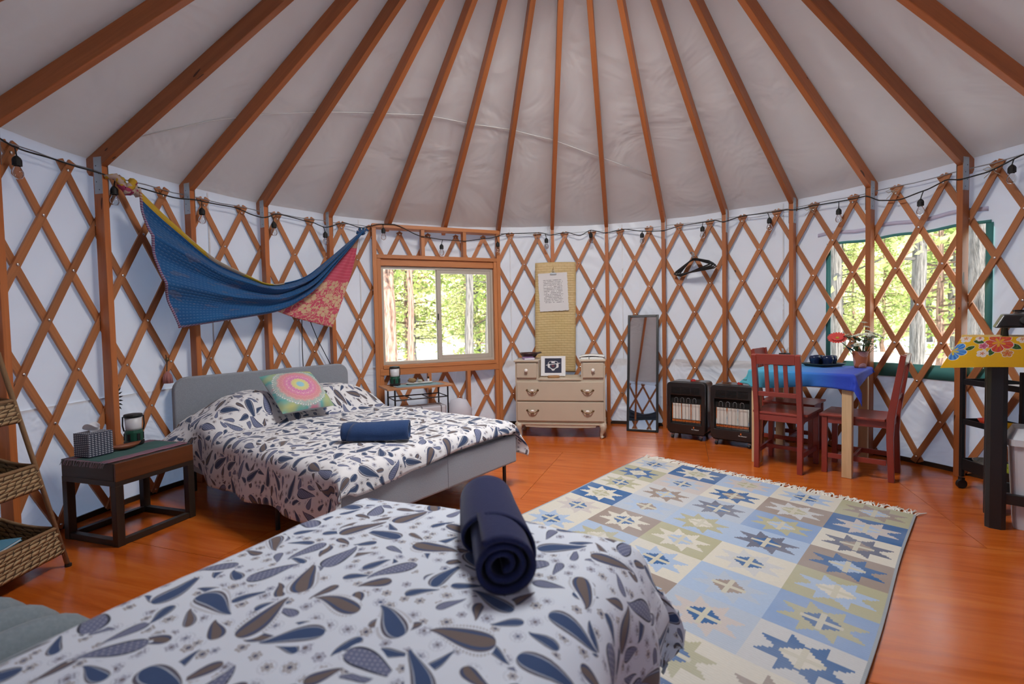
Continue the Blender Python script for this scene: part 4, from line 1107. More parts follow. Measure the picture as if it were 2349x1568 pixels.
# on the left tower: book, dark bowl, folded paper
MAT['mauve'] = plain('mauve_cover', (0.30, 0.18, 0.36), 0.5); MAT['darkbowl'] = plain('dark_wood_bowl', (0.055, 0.020, 0.016), 0.35); MAT['paper'] = plain('white_paper', (0.80, 0.79, 0.76), 0.8)
book('mauve paperback on the left tower of the dresser', dr_at(0.125, 0.10, 0.793), (0.11, 0.15, 0.022), DRZ+0.3, 'mauve')
mb = MB(); mb.lathe([(0, 0), (0.045, 0), (0.07, 0.015), (0.098, 0.05), (0.104, 0.062), (0.098, 0.060), (0.068, 0.022), (0.04, 0.008), (0, 0.008)], 26)
o = mb.build('wooden_bowl', 'darkbowl', None, smooth=True); o.location = dr_at(0.115, 0.24, 0.793); tag(o, 'shallow dark wooden bowl on the left tower of the dresser', 'bowl')
o = MB().box((0, 0, 0.003), (0.10, 0.07, 0.006)).build('folded_leaflet', 'black', None); o.location = dr_at(0.20, 0.20, 0.845); o.rotation_euler = (0.1, -0.25, DRZ+0.3)
tag(o, 'dark folded leaflet leaning out of the wooden bowl', 'leaflet')
# on the right tower: ring binder with loose sheets
rb = thing('ring_binder', 'white ring binder with loose papers on the right tower of the dresser', 'binder', dr_at(DW-0.125, 0.17, 0.793), DRZ-0.06)
MB().box((0, 0, 0.004), (0.25, 0.29, 0.008)).build('cover', 'paper', rb); MB().box((0.005, 0.0, 0.016), (0.22, 0.27, 0.014)).build('pages', 'paper', rb)
MB().grid(lambda u, v: Vector(((u-0.5)*0.25, (v-0.5)*0.29, 0.026+0.012*u*(1-u)*4)), 10, 2).build('cover', 'paper', rb, smooth=True, solid=0.003)
MB().tube([(-0.02, -0.15, 0.012), (-0.02, -0.15, 0.03)], 0.006, 8).build('ring', 'steel', rb)
# heart card and wood slice
def mat_heart():
    n = NT('heart_card'); u, v = n.uv(); x = (u-0.5); y = (v-0.53)
    sq = (n.abs(u-0.5) < 0.34)*(n.abs(v-0.52) < 0.37)
    c = n.mix(sq, (0.78, 0.77, 0.78), (0.045, 0.048, 0.075))
    a, b = x*5.6, (y+0.03)*5.2
    q = a*a+b*b-1.0; hrt = q*q*q - a*a*b*b*b
    line = (n.abs(hrt) < n.m('MULTIPLY_ADD', a*a+b*b, 0.10, 0.015))*(n.abs(a) < 1.4)*(n.abs(b) < 1.5)
    c = n.mix(line, c, (0.72, 0.70, 0.70))
    inner = ((a*a*2.6+b*b*2.6) < 0.35)
    c = n.mix(inner*0.8, c, (0.16, 0.05, 0.06))
    arr = (n.abs(y-x*0.18-0.06) < 0.014)*(n.abs(x) < 0.29)
    c = n.mix(arr, c, (0.75, 0.74, 0.74))
    return n.out(n.bsdf(c, 0.18))
MAT['heart'] = mat_heart()
hc = thing('greeting_card', 'card with a white heart on dark ground standing on the dresser centre', 'card', dr_at(0.375, 0.13, 0.606), DRZ); hc.rotation_euler = (-0.17, 0, DRZ-0.03)
mb = MB(); cwid, chei = 0.255, 0.205
mb.add([(-cwid/2, 0, 0.012), (cwid/2, 0, 0.012), (cwid/2, 0, 0.012+chei), (-cwid/2, 0, 0.012+chei)], [(0, 1, 2, 3)], [[(0, 0), (1, 0), (1, 1), (0, 1)]]).build('print', 'heart', hc, solid=0.002)
MB().lathe([(0, 0), (0.06, 0), (0.064, 0.012), (0.06, 0.022), (0, 0.022)], 20).build('x', 'pine', None)
ws = bpy.data.objects['x']; ws.name = 'wood_slice'; ws.data.name = 'wood_slice'; ws.location = dr_at(0.385, 0.075, 0.605); ws.scale = (1, 0.6, 1); ws.data.materials[0] = wood('bark_slice', (0.30, 0.14, 0.06), (0.50, 0.28, 0.12), 0.7, 40, 0.05)
tag(ws, 'round slice of wood with bark in front of the heart card', 'wood slice')

# ------------------------------------------------------------------ bamboo wall mat with clipped letter
def mat_bamboo():
    n = NT('woven_bamboo'); u, v = n.uv()
    row = n.floor(v*46.0); a = n.fract(u*7.0+row*0.5)
    h = n.sin(n.fract(v*46.0)*pi)*n.m('POWER', n.abs(n.sin(a*pi)), 0.35)
    nz = n.noise(n.vec(u*3, v*30.0), 1.0, 3.0)
    big = n.noise(n.vec(u*0.5, v*1.5), 1.6, 1.0)
    c = n.mix(nz, (0.54, 0.37, 0.16), (0.70, 0.53, 0.27)); c = n.mix(n.max(big-0.45, 0.0), c, (0.60, 0.50, 0.10))
    c = n.mix((n.fract(u*7.0+row*0.5) < 0.05)*0.35, c, (0.30, 0.19, 0.07))
    return n.out(n.bsdf(c, 0.55, 0, n.bump(h, 0.5, 0.004)))
MAT['bamboo'] = mat_bamboo()
bmA, bmB = pt(0.012, 0, 2.952), pt(0.167, 0, 2.952)
bmx = (bmB-bmA); bml = bmx.length; bmx.normalize(); bmn = Vector((bmx.y, -bmx.x, 0))      # towards the room
wm = thing('wall_mat', 'woven bamboo mat hanging on the lattice behind the dresser', 'mat', bmA+bmx*bml/2+Vector((0, 0, 1.2)), atan2(bmx.y, bmx.x))
MB().grid(lambda u, v: Vector(((u-0.5)*bml+0.022*(0.5-v)*-1, -0.012*sin(v*3)-0.004*sin(u*6), (v-0.5)*1.24+0.02+0.006*sin(u*3))), 12, 40, lambda u, v: (u, v)).build('mat_field', 'bamboo', wm, smooth=True, solid=0.006)
def mat_letter():
    n = NT('typed_letter'); u, v = n.uv()
    ln = n.fract(v*24.0); row = n.floor(v*24.0)
    w = n.noise(n.vec(u*26.0+row*7.7, row*3.3), 1.0, 0.0)
    ch = n.noise(n.vec(u*150.0+row*17.0, row*5.1), 1.0, 1.0)
    txt = (n.abs(ln-0.5) < 0.17)*(w > 0.40)*(ch > 0.40)*(u > 0.17)*(u < 0.84-0.06*n.fract(row*0.618))*(v > 0.20)*(v < 0.84)
    c = n.mix(txt*0.85, (0.74, 0.72, 0.72), (0.05, 0.05, 0.06))
    return n.out(n.bsdf(c, 0.85))
MAT['letter'] = mat_letter()
lt = thing('letter', 'typed letter on deckle-edged white paper clipped to the bamboo mat', 'letter', bmA+bmx*(bml*0.46)+bmn*0.026+Vector((0, 0, 1.51)), atan2(bmx.y, bmx.x)); 
poly = []; rr = random.Random(9); pw, phh = 0.325, 0.425
for k in range(40): poly.append((-pw/2+pw*k/40, -phh/2+rr.uniform(-.003, .003)))
for k in range(40): poly.append((pw/2+rr.uniform(-.003, .003), -phh/2+phh*k/40))
for k in range(20): poly.append((pw/2-pw*k/20, phh/2))
for k in range(40): poly.append((-pw/2+rr.uniform(-.003, .003), phh/2-phh*k/40))
tl = radians(2.0); rtm = Matrix(((cos(tl), 0, -sin(tl)), (0, 1, 0), (sin(tl), 0, cos(tl))))
mb = MB(); mb.prism(poly, lambda x, z: rtm @ Vector((x, 0.0005, z)), lambda x, z: rtm @ Vector((x, -0.0015, z)))
mb.u = [[((q[0]+pw/2)/pw, (q[1]+phh/2)/phh) for q in f] for f in mb.u]
mb.build('sheet', 'letter', lt)
cl = thing('binder_clip', 'silver bulldog clip holding the typed letter on a hook', 'clip', bmA+bmx*(bml*0.46)+bmn*0.026+Vector((0, 0, 1.715)), atan2(bmx.y, bmx.x))
MB().prism([(-0.036, -0.012), (0.036, -0.012), (0.032, 0.010), (-0.032, 0.010)], lambda x, z: Vector((x, -0.0025, z)), lambda x, z: Vector((x, -0.013, z))).build('jaw', 'steel', cl, bevel=0.002)
MB().tube([(-0.014, -0.008, 0.008), (-0.010, -0.008, 0.035), (0.010, -0.008, 0.035), (0.014, -0.008, 0.008)], 0.0025, 6).build('wire_loop', 'steel', cl)
MB().tube([(0, -0.006, 0.033), (0, -0.006, 0.06), (0.006, 0.016, 0.075)], 0.002, 6).build('hook', 'brass', cl)

# ------------------------------------------------------------------ leaning mirror
mA, mB_ = Vector((0.949, 2.538, 0)), Vector((1.249, 2.414, 0)); mx = mB_-mA; ml = mx.length
mi = thing('mirror', 'tall narrow black-framed mirror leaning against the lattice wall', 'mirror', (mA+mB_)/2, atan2(mx.y, mx.x))
mi.rotation_euler = (-0.205, 0, atan2(mx.y, mx.x)); mh = 1.255; fwid = 0.024
for (x0, x1, z0, z1) in ((-ml/2, -ml/2+fwid, 0, mh), (ml/2-fwid, ml/2, 0, mh), (-ml/2+fwid, ml/2-fwid, mh-fwid, mh), (-ml/2+fwid, ml/2-fwid, 0, fwid)):
    MB().box(((x0+x1)/2, 0.008, (z0+z1)/2+0.002), (x1-x0, 0.024, z1-z0)).build('frame_bar', 'blackpaint', mi, bevel=0.003)
MB().box((0, 0.012, mh/2), (ml-2*fwid, 0.004, mh-2*fwid)).build('mirror_glass', 'mirror', mi)
# dark cloth swagged on the opposite wall (seen in the mirror)
MAT['swag'] = fabric('slate_blue_cloth', (0.045, 0.07, 0.11), (0.07, 0.105, 0.15), 60)
sw = MB()
def swf(u, v):
    a = -2.80+0.42*u; mid_ = abs(u-0.45)/0.55; h = 0.06+0.17*mid_**1.3
    z = 1.58-0.16*sin(pi*u)**0.8 + (v-0.5)*2*h + 0.02*sin(v*17+u*5); return pt(a, z, 2.985+0.02*sin(v*15+u*7))
sw.grid(swf, 40, 24); o = sw.build('wall_cloth', 'swag', None, smooth=True, solid=0.008); tag(o, 'slate blue cloth tied in the middle on the opposite lattice wall, seen in the mirror', 'cloth')

# ------------------------------------------------------------------ clothes hangers on a bolt
hroot = pt(0.588, 1.845, 3.0)
for i in range(4):
    h = thing('clothes_hanger', ['front black velvet clothes hanger of the bunch on the lattice', 'second black velvet clothes hanger of the bunch on the lattice', 'third black velvet clothes hanger of the bunch on the lattice', 'rear black velvet clothes hanger of the bunch on the lattice'][i], 'hanger', hroot, -0.588, 'clothes hangers on the lattice')
    yaw = 0.02+0.17*i; tilt_ = 0.12+0.035*i; c, s = cos(yaw), sin(yaw); off = -0.02-0.022*i
    def hp(x, z):
        xr, zr_ = x*cos(tilt_)-z*sin(tilt_), x*sin(tilt_)+z*cos(tilt_)
        return (xr*c, -xr*s*1.0+off, zr_)
    pts = [hp(0, -0.055), hp(-0.05, -0.07), hp(-0.19, -0.145), hp(-0.212, -0.165), hp(-0.19, -0.178), hp(0, -0.178), hp(0.19, -0.178), hp(0.212, -0.165), hp(0.19, -0.145), hp(0.05, -0.07), hp(0, -0.055)]
    MB().tube(pts, 0.0075, 8).build('shoulder_bar', 'blackpl', h, smooth=True)
    MB().tube([hp(0, -0.058), hp(0, -0.02), hp(0.018, 0.0), hp(0.012, 0.018), hp(-0.006, 0.022), hp(-0.016, 0.010)], 0.0022, 6).build('hook', 'steel', h, smooth=True)

# ------------------------------------------------------------------ cabinet gas heaters
MAT['ceram'] = plain('ceramic_plaque', (0.70, 0.67, 0.62), 0.8, var=0.1); MAT['chrome'] = plain('chrome', (0.8, 0.8, 0.8), 0.08, 1.0); MAT['reflect'] = plain('polished_tray', (0.75, 0.70, 0.66), 0.12, 1.0); MAT['redknob'] = plain('red_knob', (0.45, 0.02, 0.015), 0.4)
MAT['gap'] = plain('gap_black', (0.006, 0.006, 0.006), 0.9); MAT['orange'] = plain('orange_ink', (0.75, 0.16, 0.02), 0.5); MAT['whiteink'] = plain('white_ink', (0.8, 0.8, 0.8), 0.5)  # near-black for the heater's inner shell, louvre slots and base pan
def text_mesh(name, body, size, mat, parent, loc, rx=pi/2, thick=0.0006):
    cu_ = bpy.data.curves.new(name, 'FONT'); cu_.body = body; cu_.size = size; cu_.extrude = thick; cu_.align_x = 'CENTER'
    tmp = bpy.data.objects.new('tmp', cu_); COL.objects.link(tmp)
    dg = bpy.context.evaluated_depsgraph_get(); me = bpy.data.meshes.new_from_object(tmp.evaluated_get(dg))
    bpy.data.objects.remove(tmp); me.materials.clear(); me.materials.append(MAT[mat])
    o = bpy.data.objects.new(name, me); COL.objects.link(o); o.parent = parent; o.location = loc; o.rotation_euler = (rx, 0, 0); return o
def heater(label, pA, pB):
    d = pB-pA; L = d.length; ang = atan2(d.y, d.x); hw = L/2+0.03; H0, H1 = 0.062, 0.560; D = 0.25
    t = thing('gas_heater', label, 'heater', (pA+pB)/2, ang)          # local x along the front, +y to the back
    # front surround with the burner opening: four pieces
    ox0, ox1, oz0, oz1 = -hw+0.035, hw-0.035, 0.155, 0.435
    front = MB()
    outer = rrect(2*hw, H1-H0, 0.035, 6)
    outer = [(x, z+(H0+H1)/2) for x, z in outer]
    inner = [(ox1, oz1), (ox0, oz1), (ox0, oz0), (ox1, oz0)]
    n = len(outer); vs = []; fs = []
    q = n//4
    for y in (-0.030, 0.0):
        vs += [Vector((x, y+(0.012 if y < 0 and False else 0), z)) for x, z in outer] + [Vector((x, y, z)) for x, z in inner]
    m = n+4
    corner_ix = [0, q, 2*q, 3*q]
    for c in range(4):
        seg = list(range(c*q, c*q+q))
        for k in seg[:-1]:
            fs.append((k, k+1, n+c)); fs.append((m+k+1, m+k, m+n+c))
        k0, k1 = c*q+q-1, ((c+1) % 4)*q
        fs.append((k0, k1, n+(c+1) % 4, n+c)); fs.append((m+k1, m+k0, m+n+c, m+n+(c+1) % 4))
        fs.append((n+c, n+(c+1) % 4, m+n+(c+1) % 4, m+n+c))
    for k in range(n): fs.append((k, m+k, m+(k+1) % n, (k+1) % n))
    front.add(vs, fs); front.build('front_panel', 'heater', t, bevel=0.006, seg=2)
    MB().prism(outer, lambda x, z: Vector((x, 0.06, z)), lambda x, z: Vector((x, D, z))).build('cabinet', 'heater', t, bevel=0.004)
    MB().prism([(x*0.985, (z-0.31)*0.985+0.31) for x, z in outer], lambda x, z: Vector((x, 0.0005, z)), lambda x, z: Vector((x, 0.0595, z))).build('inner_shell', 'gap', t)
    # burner: three plaques on chrome, reflector tray below
    w3 = (ox1-ox0-0.024)/3
    for k in range(3): MB().box((ox0+0.012+w3*(k+0.5), -0.004, 0.275), (w3-0.010, 0.006, 0.15)).build('ceramic_plaque', 'ceram', t)
    for k in range(4): MB().box((ox0+0.012+w3*k, -0.003, 0.275), (0.007, 0.006, 0.155)).build('plaque_clip', 'chrome', t)
    MB().box((0, -0.010, 0.178), (ox1-ox0-0.024, 0.003, 0.044), rot_x(0.32)).build('reflector_tray', 'reflect', t)
    # guard grille
    for k in range(9):
        x = ox0+0.018+(ox1-ox0-0.036)*k/8; MB().tube([(x, -0.036, oz0+0.005), (x, -0.036, 0.375)], 0.0013, 5).build('guard_wire', 'black', t)
    for z in (0.175, 0.365): MB().tube([(ox0, -0.035, z), (ox1, -0.035, z)], 0.0018, 5).build('guard_wire', 'black', t)
    for k in range(4):
        x = ox0+0.030+(ox1-ox0-0.06)*(k+0.5)/4; MB().tube([(x-0.015, -0.036, 0.366), (x-0.015, -0.036, 0.40), (x-0.008, -0.036, 0.412), (x+0.008, -0.036, 0.412), (x+0.015, -0.036, 0.40), (x+0.015, -0.036, 0.366)], 0.0016, 5).build('guard_wire', 'steel', t)
    # louvre slots
    for c in range(3):
        for r_ in range(5):
            x = -hw*0.52+hw*0.52*c; MB().box((x, -0.0305, 0.452+0.014*r_), (hw*0.44, 0.004, 0.006)).build('louvre', 'gap', t)
            MB().box((x, -0.033, 0.4585+0.014*r_), (hw*0.44, 0.005, 0.0022)).build('louvre_lip', 'heater', t)
    MB().lathe([(0.024, 0), (0.022, 0.010), (0, 0.012)], 14, (hw*0.15, 0.14, H1)).build('control_knob', 'redknob', t)
    MB().box((hw*0.15, 0.14, H1+0.014), (0.03, 0.008, 0.008)).build('knob_grip', 'redknob', t)
    text_mesh('logo', 'Mr.Heater', 0.017, 'whiteink', t, (hw*0.50, -0.0325, 0.105)); MB().lathe([(0.006, 0), (0.004, 0.010), (0, 0.018)], 8, (hw*0.42, -0.0312, 0.122)).build('logo_flame', 'orange', t)
    MB().box((0, 0.13, 0.055), (2*hw*0.94, D*0.95, 0.014)).build('base_pan', 'gap', t)
    for sx in (-1, 1):
        for y in (-0.0, D-0.04):
            c = MB(); x = sx*(hw-0.045); c.tube([(x-0.009, y, 0.0195), (x+0.009, y, 0.0195)], 0.0195, 14); w_ = c.build('caster', 'blackpl', t, smooth=False)
            MB().box((x, y+0.006, 0.040), (0.026, 0.026, 0.016)).build('caster_fork', 'steel', w_)
    return t
heater('black cabinet gas heater next to the tall mirror', Vector((1.303, 2.193, 0)), Vector((1.536, 2.002, 0)))
heater('black cabinet gas heater partly hidden by the dining table leg', Vector((1.604, 1.892, 0)), Vector((1.835, 1.681, 0)))

# ------------------------------------------------------------------ dining table
TC, TRZ = Vector((2.11, 1.286, 0)), -0.823
dt = thing('dining_table', 'square pale pine dining table under the blue cloth', 'table', TC, TRZ)
TH = 0.352
for sx in (-1, 1):
    for sy in (-1, 1): MB().box((sx*(TH-0.045), sy*(TH-0.045), 0.36), (0.062, 0.062, 0.72)).build('leg', 'pine', dt, bevel=0.004)
MB().box((0, 0, 0.735), (2*TH, 2*TH, 0.028)).build('tabletop', 'pine', dt, bevel=0.004)
for sy in (-1, 1): MB().box((0, sy*(TH-0.05), 0.680), (2*TH-0.15, 0.02, 0.08)).build('apron', 'pine', dt)
for sx in (-1, 1): MB().box((sx*(TH-0.05), 0, 0.680), (0.02, 2*TH-0.15, 0.08)).build('apron', 'pine', dt)
def mat_cloth():
    n = NT('ombre_cloth'); u, v = n.uv()
    k = (u+0.45)/0.9 + n.noise(n.vec(u, v), 3.0, 2.0)*0.12-0.06
    c = n.ramp(k, [(0.05, (0.085, 0.42, 0.50)), (0.35, (0.045, 0.32, 0.60)), (0.55, (0.025, 0.19, 0.60)), (0.78, (0.014, 0.055, 0.46)), (1.0, (0.014, 0.04, 0.46))])
    return n.out(n.bsdf(c, 0.75, 0, n.bump(n.noise(n.vec(u, v), 14, 3), 0.3, 0.01), Sheen_Weight=0.1))
MAT['ombre'] = mat_cloth()
def over_t(side, s):
    return {'l': 0.085+0.03*sin(s*4), 'r': 0.05+0.10*(1-s)**2, '0': 0.125-0.02*s+0.015*sin(s*8), '1': 0.05}[side]
def ex_t(X, a, b, d):
    # pointed corners of the cloth
    ca = max(0, abs(a)-TH)*max(0, abs(b)-TH)/(0.1*0.1)
    if ca > 0:
        if a > 0 and b < 0:
            ea, eb = a-TH, -b-TH; X.x = TH+0.010+0.30*ea; X.y = -(TH+0.010)-0.40*eb; X.z = 0.752-0.92*max(ea, eb)-0.55*min(ea, eb)
        elif a > 0 and b > 0: X.x += 0.05*ca; X.z += 0.05*ca; X.y += 0.02*ca
        elif a < 0 and b < 0: X.x -= 0.04*ca; X.z += 0.02*ca
    return X
o = drape('tablecloth', (TC.x, TC.y, 0), TRZ, TH+0.006, -TH-0.006, TH+0.006, lambda x, y: 0.7545, over_t, 'ombre', 0.012, 21.0, 0.0025, 70, 70, wave=0.012, extra=ex_t)
o.modifiers['solid'].thickness = 0.002; tag(o, 'turquoise to deep blue ombre cloth draped over the dining table', 'tablecloth')
# ------------------------------------------------------------------ red chairs
def make_chair(label, loc, rz):
    t = thing('dining_chair', label, 'chair', loc, rz, 'red dining chairs around the small table')
    rw, fw_, dp = 0.150, 0.165, 0.40
    for s in (-1, 1):
        mb = MB(); prof = [(-0.035, 0.0), (0.0, 0.0), (0.012, 0.30), (0.012, 0.44), (-0.062, 0.895), (-0.094, 0.885), (-0.034, 0.44), (-0.028, 0.30)]
        prof = [(y, z) for y, z in prof]
        mb.prism(prof, lambda y, z: Vector((s*rw-0.018, y, z)), lambda y, z: Vector((s*rw+0.018, y, z))); mb.build('rear_leg', 'red', t, bevel=0.003)
        MB().box((s*fw_, dp-0.02, 0.212), (0.036, 0.036, 0.424)).build('front_leg', 'red', t, bevel=0.003)
        MB().beam((s*(rw-0.0), 0.012, 0.13), (s*fw_, dp-0.04, 0.13), 0.018, 0.035).build('side_stretcher', 'red', t, bevel=0.002)
        MB().beam((s*(rw-0.0), 0.012, 0.40), (s*fw_, dp-0.04, 0.40), 0.020, 0.05).build('seat_rail', 'red', t, bevel=0.002)
    MB().box((0, 0.21, 0.13), (2*fw_-0.03, 0.018, 0.03)).build('cross_stretcher', 'red', t, bevel=0.002)
    MB().box((0, -0.005, 0.40), (2*rw-0.036, 0.02, 0.05)).build('seat_rail', 'red', t, bevel=0.002); MB().box((0, dp-0.02, 0.40), (2*fw_-0.036, 0.02, 0.05)).build('seat_rail', 'red', t, bevel=0.002)
    MB().prism([(-rw+0.020, -0.02), (rw-0.020, -0.02), (rw-0.018, 0.014), (fw_+0.026, 0.016), (fw_+0.03, dp+0.012), (-fw_-0.03, dp+0.012), (-fw_-0.026, 0.016), (-rw+0.018, 0.014)], lambda x, y: Vector((x, y, 0.4255)), lambda x, y: Vector((x, y, 0.443))).build('seat', 'red', t, bevel=0.004)
    lean = math.atan2(0.062+0.012, 0.455)
    def yb(z): return -0.012-(z-0.44)*0.158
    MB().box((0, yb(0.855), 0.855), (2*rw-0.036, 0.020, 0.078), rot_x(lean*1.0)).build('top_rail', 'red', t, bevel=0.003)
    MB().box((0, yb(0.585), 0.585), (2*rw-0.036, 0.020, 0.034), rot_x(lean)).build('lower_rail', 'red', t, bevel=0.003)
    for x in (-0.065, 0.0, 0.065): MB().beam((x, yb(0.60), 0.602), (x, yb(0.82), 0.817), 0.028, 0.012, (0, 1, 0.1)).build('back_slat', 'red', t, bevel=0.001)
    return t
make_chair('red wooden chair with slatted back on the near side of the dining table', (1.715, 1.07, 0), -0.823)
make_chair('red wooden chair standing sideways at the right end of the dining table', (2.409, 0.834, 0), 0.748)
make_chair('red wooden chair mostly hidden behind the left end of the dining table', (2.045, 1.775, 0), -2.394)
# ------------------------------------------------------------------ on the dining table
TT = 0.7575
MAT['trayw'] = plain('dark_tray', (0.035, 0.045, 0.035), 0.4, var=0.2); MAT['cup'] = plain('cobalt_glaze', (0.010, 0.020, 0.065), 0.15, var=0.4)
tr = thing('tray', 'dark square tray holding the blue cups on the dining table', 'tray', (2.30, 1.405, TT), 0.25)
mb = MB(); mb.prism(rrect(0.25, 0.22, 0.03, 5), lambda x, y: Vector((x*0.86, y*0.86, 0.0)), lambda x, y: Vector((x*0.86, y*0.86, 0.006))); mb.build('tray_bottom', 'trayw', tr)
mb = MB(); P2 = rrect(0.25, 0.22, 0.03, 5); nn_ = len(P2)
mb.grid(lambda u, v: Vector((P2[int(round(u*nn_)) % nn_][0]*(0.84+0.22*v), P2[int(round(u*nn_)) % nn_][1]*(0.84+0.22*v), 0.003+0.020*v)), nn_, 2); mb.build('tray_rim', 'trayw', tr, smooth=True, solid=0.003)
for i, (x, y) in enumerate(((2.235, 1.415), (2.300, 1.350), (2.365, 1.395), (2.300, 1.462))):
    c = thing('cup', ['cobalt blue cup on the tray, front left', 'cobalt blue cup on the tray, nearest the vase-side front', 'cobalt blue cup on the tray, right rear', 'cobalt blue cup on the tray, hidden behind the others'][i], 'cup', (x, y, TT+0.0065), i*1.1, 'blue cups on the tray')
    MB().lathe([(0, 0), (0.032, 0), (0.036, 0.012), (0.034, 0.028), (0.040, 0.045), (0.042, 0.062), (0.037, 0.080), (0.033, 0.080), (0.037, 0.06), (0.03, 0.012), (0, 0.008)], 20).build('body', 'cup', c, smooth=True)
    MB().tube([(0.036, 0, 0.06), (0.058, 0, 0.055), (0.058, 0, 0.03), (0.034, 0, 0.024)], 0.005, 6).build('handle', 'cup', c, smooth=True)
o = MB().lathe([(0, 0), (0.06, 0), (0.075, 0.005), (0.073, 0.007), (0.058, 0.004), (0, 0.004)], 24).build('saucer', 'trayw', None, smooth=True); o.location = (2.06, 1.55, TT+0.0005); tag(o, 'small dark saucer under the utensil holder on the dining table', 'saucer')
uh = thing('utensil_holder', 'square dark utensil holder on the left of the dining table', 'utensil holder', (2.06, 1.55, TT+0.0053), 0.3)
for s in (-1, 1): MB().box((s*0.029, 0, 0.05), (0.004, 0.062, 0.10)).build('side', 'darkwood', uh); MB().box((0, s*0.029, 0.05), (0.054, 0.004, 0.10)).build('side', 'darkwood', uh)
MB().box((0, 0, 0.003), (0.054, 0.054, 0.006)).build('bottom', 'darkwood', uh)
for i, (x, y, h) in enumerate(((-0.014, 0.0, 0.135), (0.0, 0.012, 0.13), (0.016, -0.006, 0.14), (0.004, -0.015, 0.128))):
    o = MB().tube([(x, y, 0.0), (x*1.3, y*1.3, h*0.7), (x*1.6, y*1.6, h)], [0.0025, 0.003, 0.006], 6, squash=0.5).build('cutlery', 'steel', None, smooth=True); o.location = (2.06, 1.55, TT+0.0117)
    tag(o, 'steel cutlery handle standing in the utensil holder', 'cutlery', 'cutlery in the utensil holder')
def mat_pot():
    n = NT('painted_terracotta'); x, y, z = n.obj()
    th = n.m('ARCTAN2', y, x)
    def arcs(out, t0, z0, rmax):
        d = n.abs(n.fract((th-t0)/6.2832+0.5)-0.5)*6.2832*0.05; r = n.m('SQRT', d*d+(z-z0)*(z-z0))
        return n.mix((n.fract(r*130.0) > 0.45)*(r < rmax), out, (0.62, 0.45, 0.46))
    c = n.mix(n.noise(n.objv(), 20.0, 2.0), (0.42, 0.115, 0.045), (0.50, 0.16, 0.07))
    c = arcs(c, -1.6, 0.135, 0.05); c = arcs(c, -1.75, 0.0, 0.042); c = arcs(c, 0.6, 0.10, 0.04); c = arcs(c, 2.5, 0.05, 0.04)
    return n.out(n.bsdf(c, 0.75))
MAT['pot'] = mat_pot()
VP = Vector((2.455, 1.195, TT))
va = MB().lathe([(0, 0), (0.038, 0), (0.042, 0.02), (0.054, 0.125), (0.056, 0.132), (0.050, 0.132), (0.038, 0.02), (0, 0.015)], 28).build('vase', 'pot', None, smooth=True); va.location = VP
tag(va, 'terracotta vase with white concentric arcs on the dining table', 'vase')
MAT['leaf'] = plain('leaf_green', (0.035, 0.10, 0.022), 0.55, var=0.3); MAT['petalr'] = plain('coral_petal', (0.62, 0.055, 0.045), 0.6); MAT['petalw'] = plain('cream_petal', (0.72, 0.72, 0.60), 0.7); MAT['pollen'] = plain('flower_centre', (0.45, 0.30, 0.03), 0.8)
def petals(mb, c, axis, n, r0, r1, w, lift, th=0.0):
    R = Vector(axis).normalized().to_track_quat('Z', 'Y').to_matrix(); c = Vector(c)
    for k in range(n):
        a = 2*pi*k/n+th; d = Vector((cos(a), sin(a), 0)); s = Vector((-sin(a), cos(a), 0))
        P = [d*r0-s*w*0.35, d*r0+s*w*0.35, d*(r0+r1)/2+s*w+Vector((0, 0, lift*0.6)), d*r1*0.97+s*w*0.5+Vector((0, 0, lift)), d*r1*0.97-s*w*0.5+Vector((0, 0, lift)), d*(r0+r1)/2-s*w+Vector((0, 0, lift*0.6))]
        mb.add([c+R @ p for p in P], [(0, 1, 2, 5), (5, 2, 3, 4)])
rr = random.Random(21)
def stem(t, p0, p1, mat='leaf', r=0.0022):
    m_ = (Vector(p0)+Vector(p1))/2+Vector((0, 0, 0.02)); return MB().tube([p0, m_, p1], r, 5).build('stem', mat, t, smooth=True)
gl = thing('gerbera', 'coral red gerbera flower leaning left out of the terracotta vase', 'flower', VP+Vector((0, 0, 0.02)))
ghead = Vector((-0.125, 0.085, 0.215)); stem(gl, (0.0, 0, 0), ghead, r=0.003)
mb = MB(); gax = Vector((-0.35, -0.45, 0.75)); petals(mb, ghead, gax, 22, 0.012, 0.072, 0.011, 0.006); petals(mb, ghead+gax.normalized()*0.004, gax, 18, 0.010, 0.050, 0.008, 0.010, 0.1); mb.build('petals', 'petalr', gl)
MB().lathe([(0.014, 0), (0.012, 0.007), (0, 0.009)], 12, ghead, gax).build('flower_centre', 'pollen', gl)
for i in range(30):
    a = rr.uniform(0, 2*pi); rad = rr.uniform(0.01, 0.115); h = rr.uniform(0.16, 0.28)-rad*0.3
    if i == 0: rad, h = 0.01, 0.335
    if i == 1: rad, h = 0.02, 0.30
    hd = Vector((rad*cos(a)+0.02, rad*sin(a)-0.01, h)); ax = Vector((hd.x*3, hd.y*3, 0.5))
    f = thing('aster', 'small cream white aster in the flower bunch of the terracotta vase', 'flower', VP+Vector((0, 0, 0.02)), 0, 'cream asters in the vase')
    stem(f, (0.01*cos(a), 0.01*sin(a), 0.0), hd, r=0.0014)
    mb = MB(); petals(mb, hd, ax, 11, 0.004, 0.030, 0.0065, 0.004, rr.random()); petals(mb, hd+Vector((0, 0, 0.002)), ax, 9, 0.003, 0.019, 0.005, 0.008, rr.random()); mb.build('petals', 'petalw', f)
    MB().lathe([(0.005, 0), (0.004, 0.005), (0, 0.006)], 8, hd, ax).build('flower_centre', 'pollen', f)
fo_ = thing('foliage_sprig', 'green leafy sprigs among the flowers in the terracotta vase', 'foliage', VP+Vector((0, 0, 0.02)))
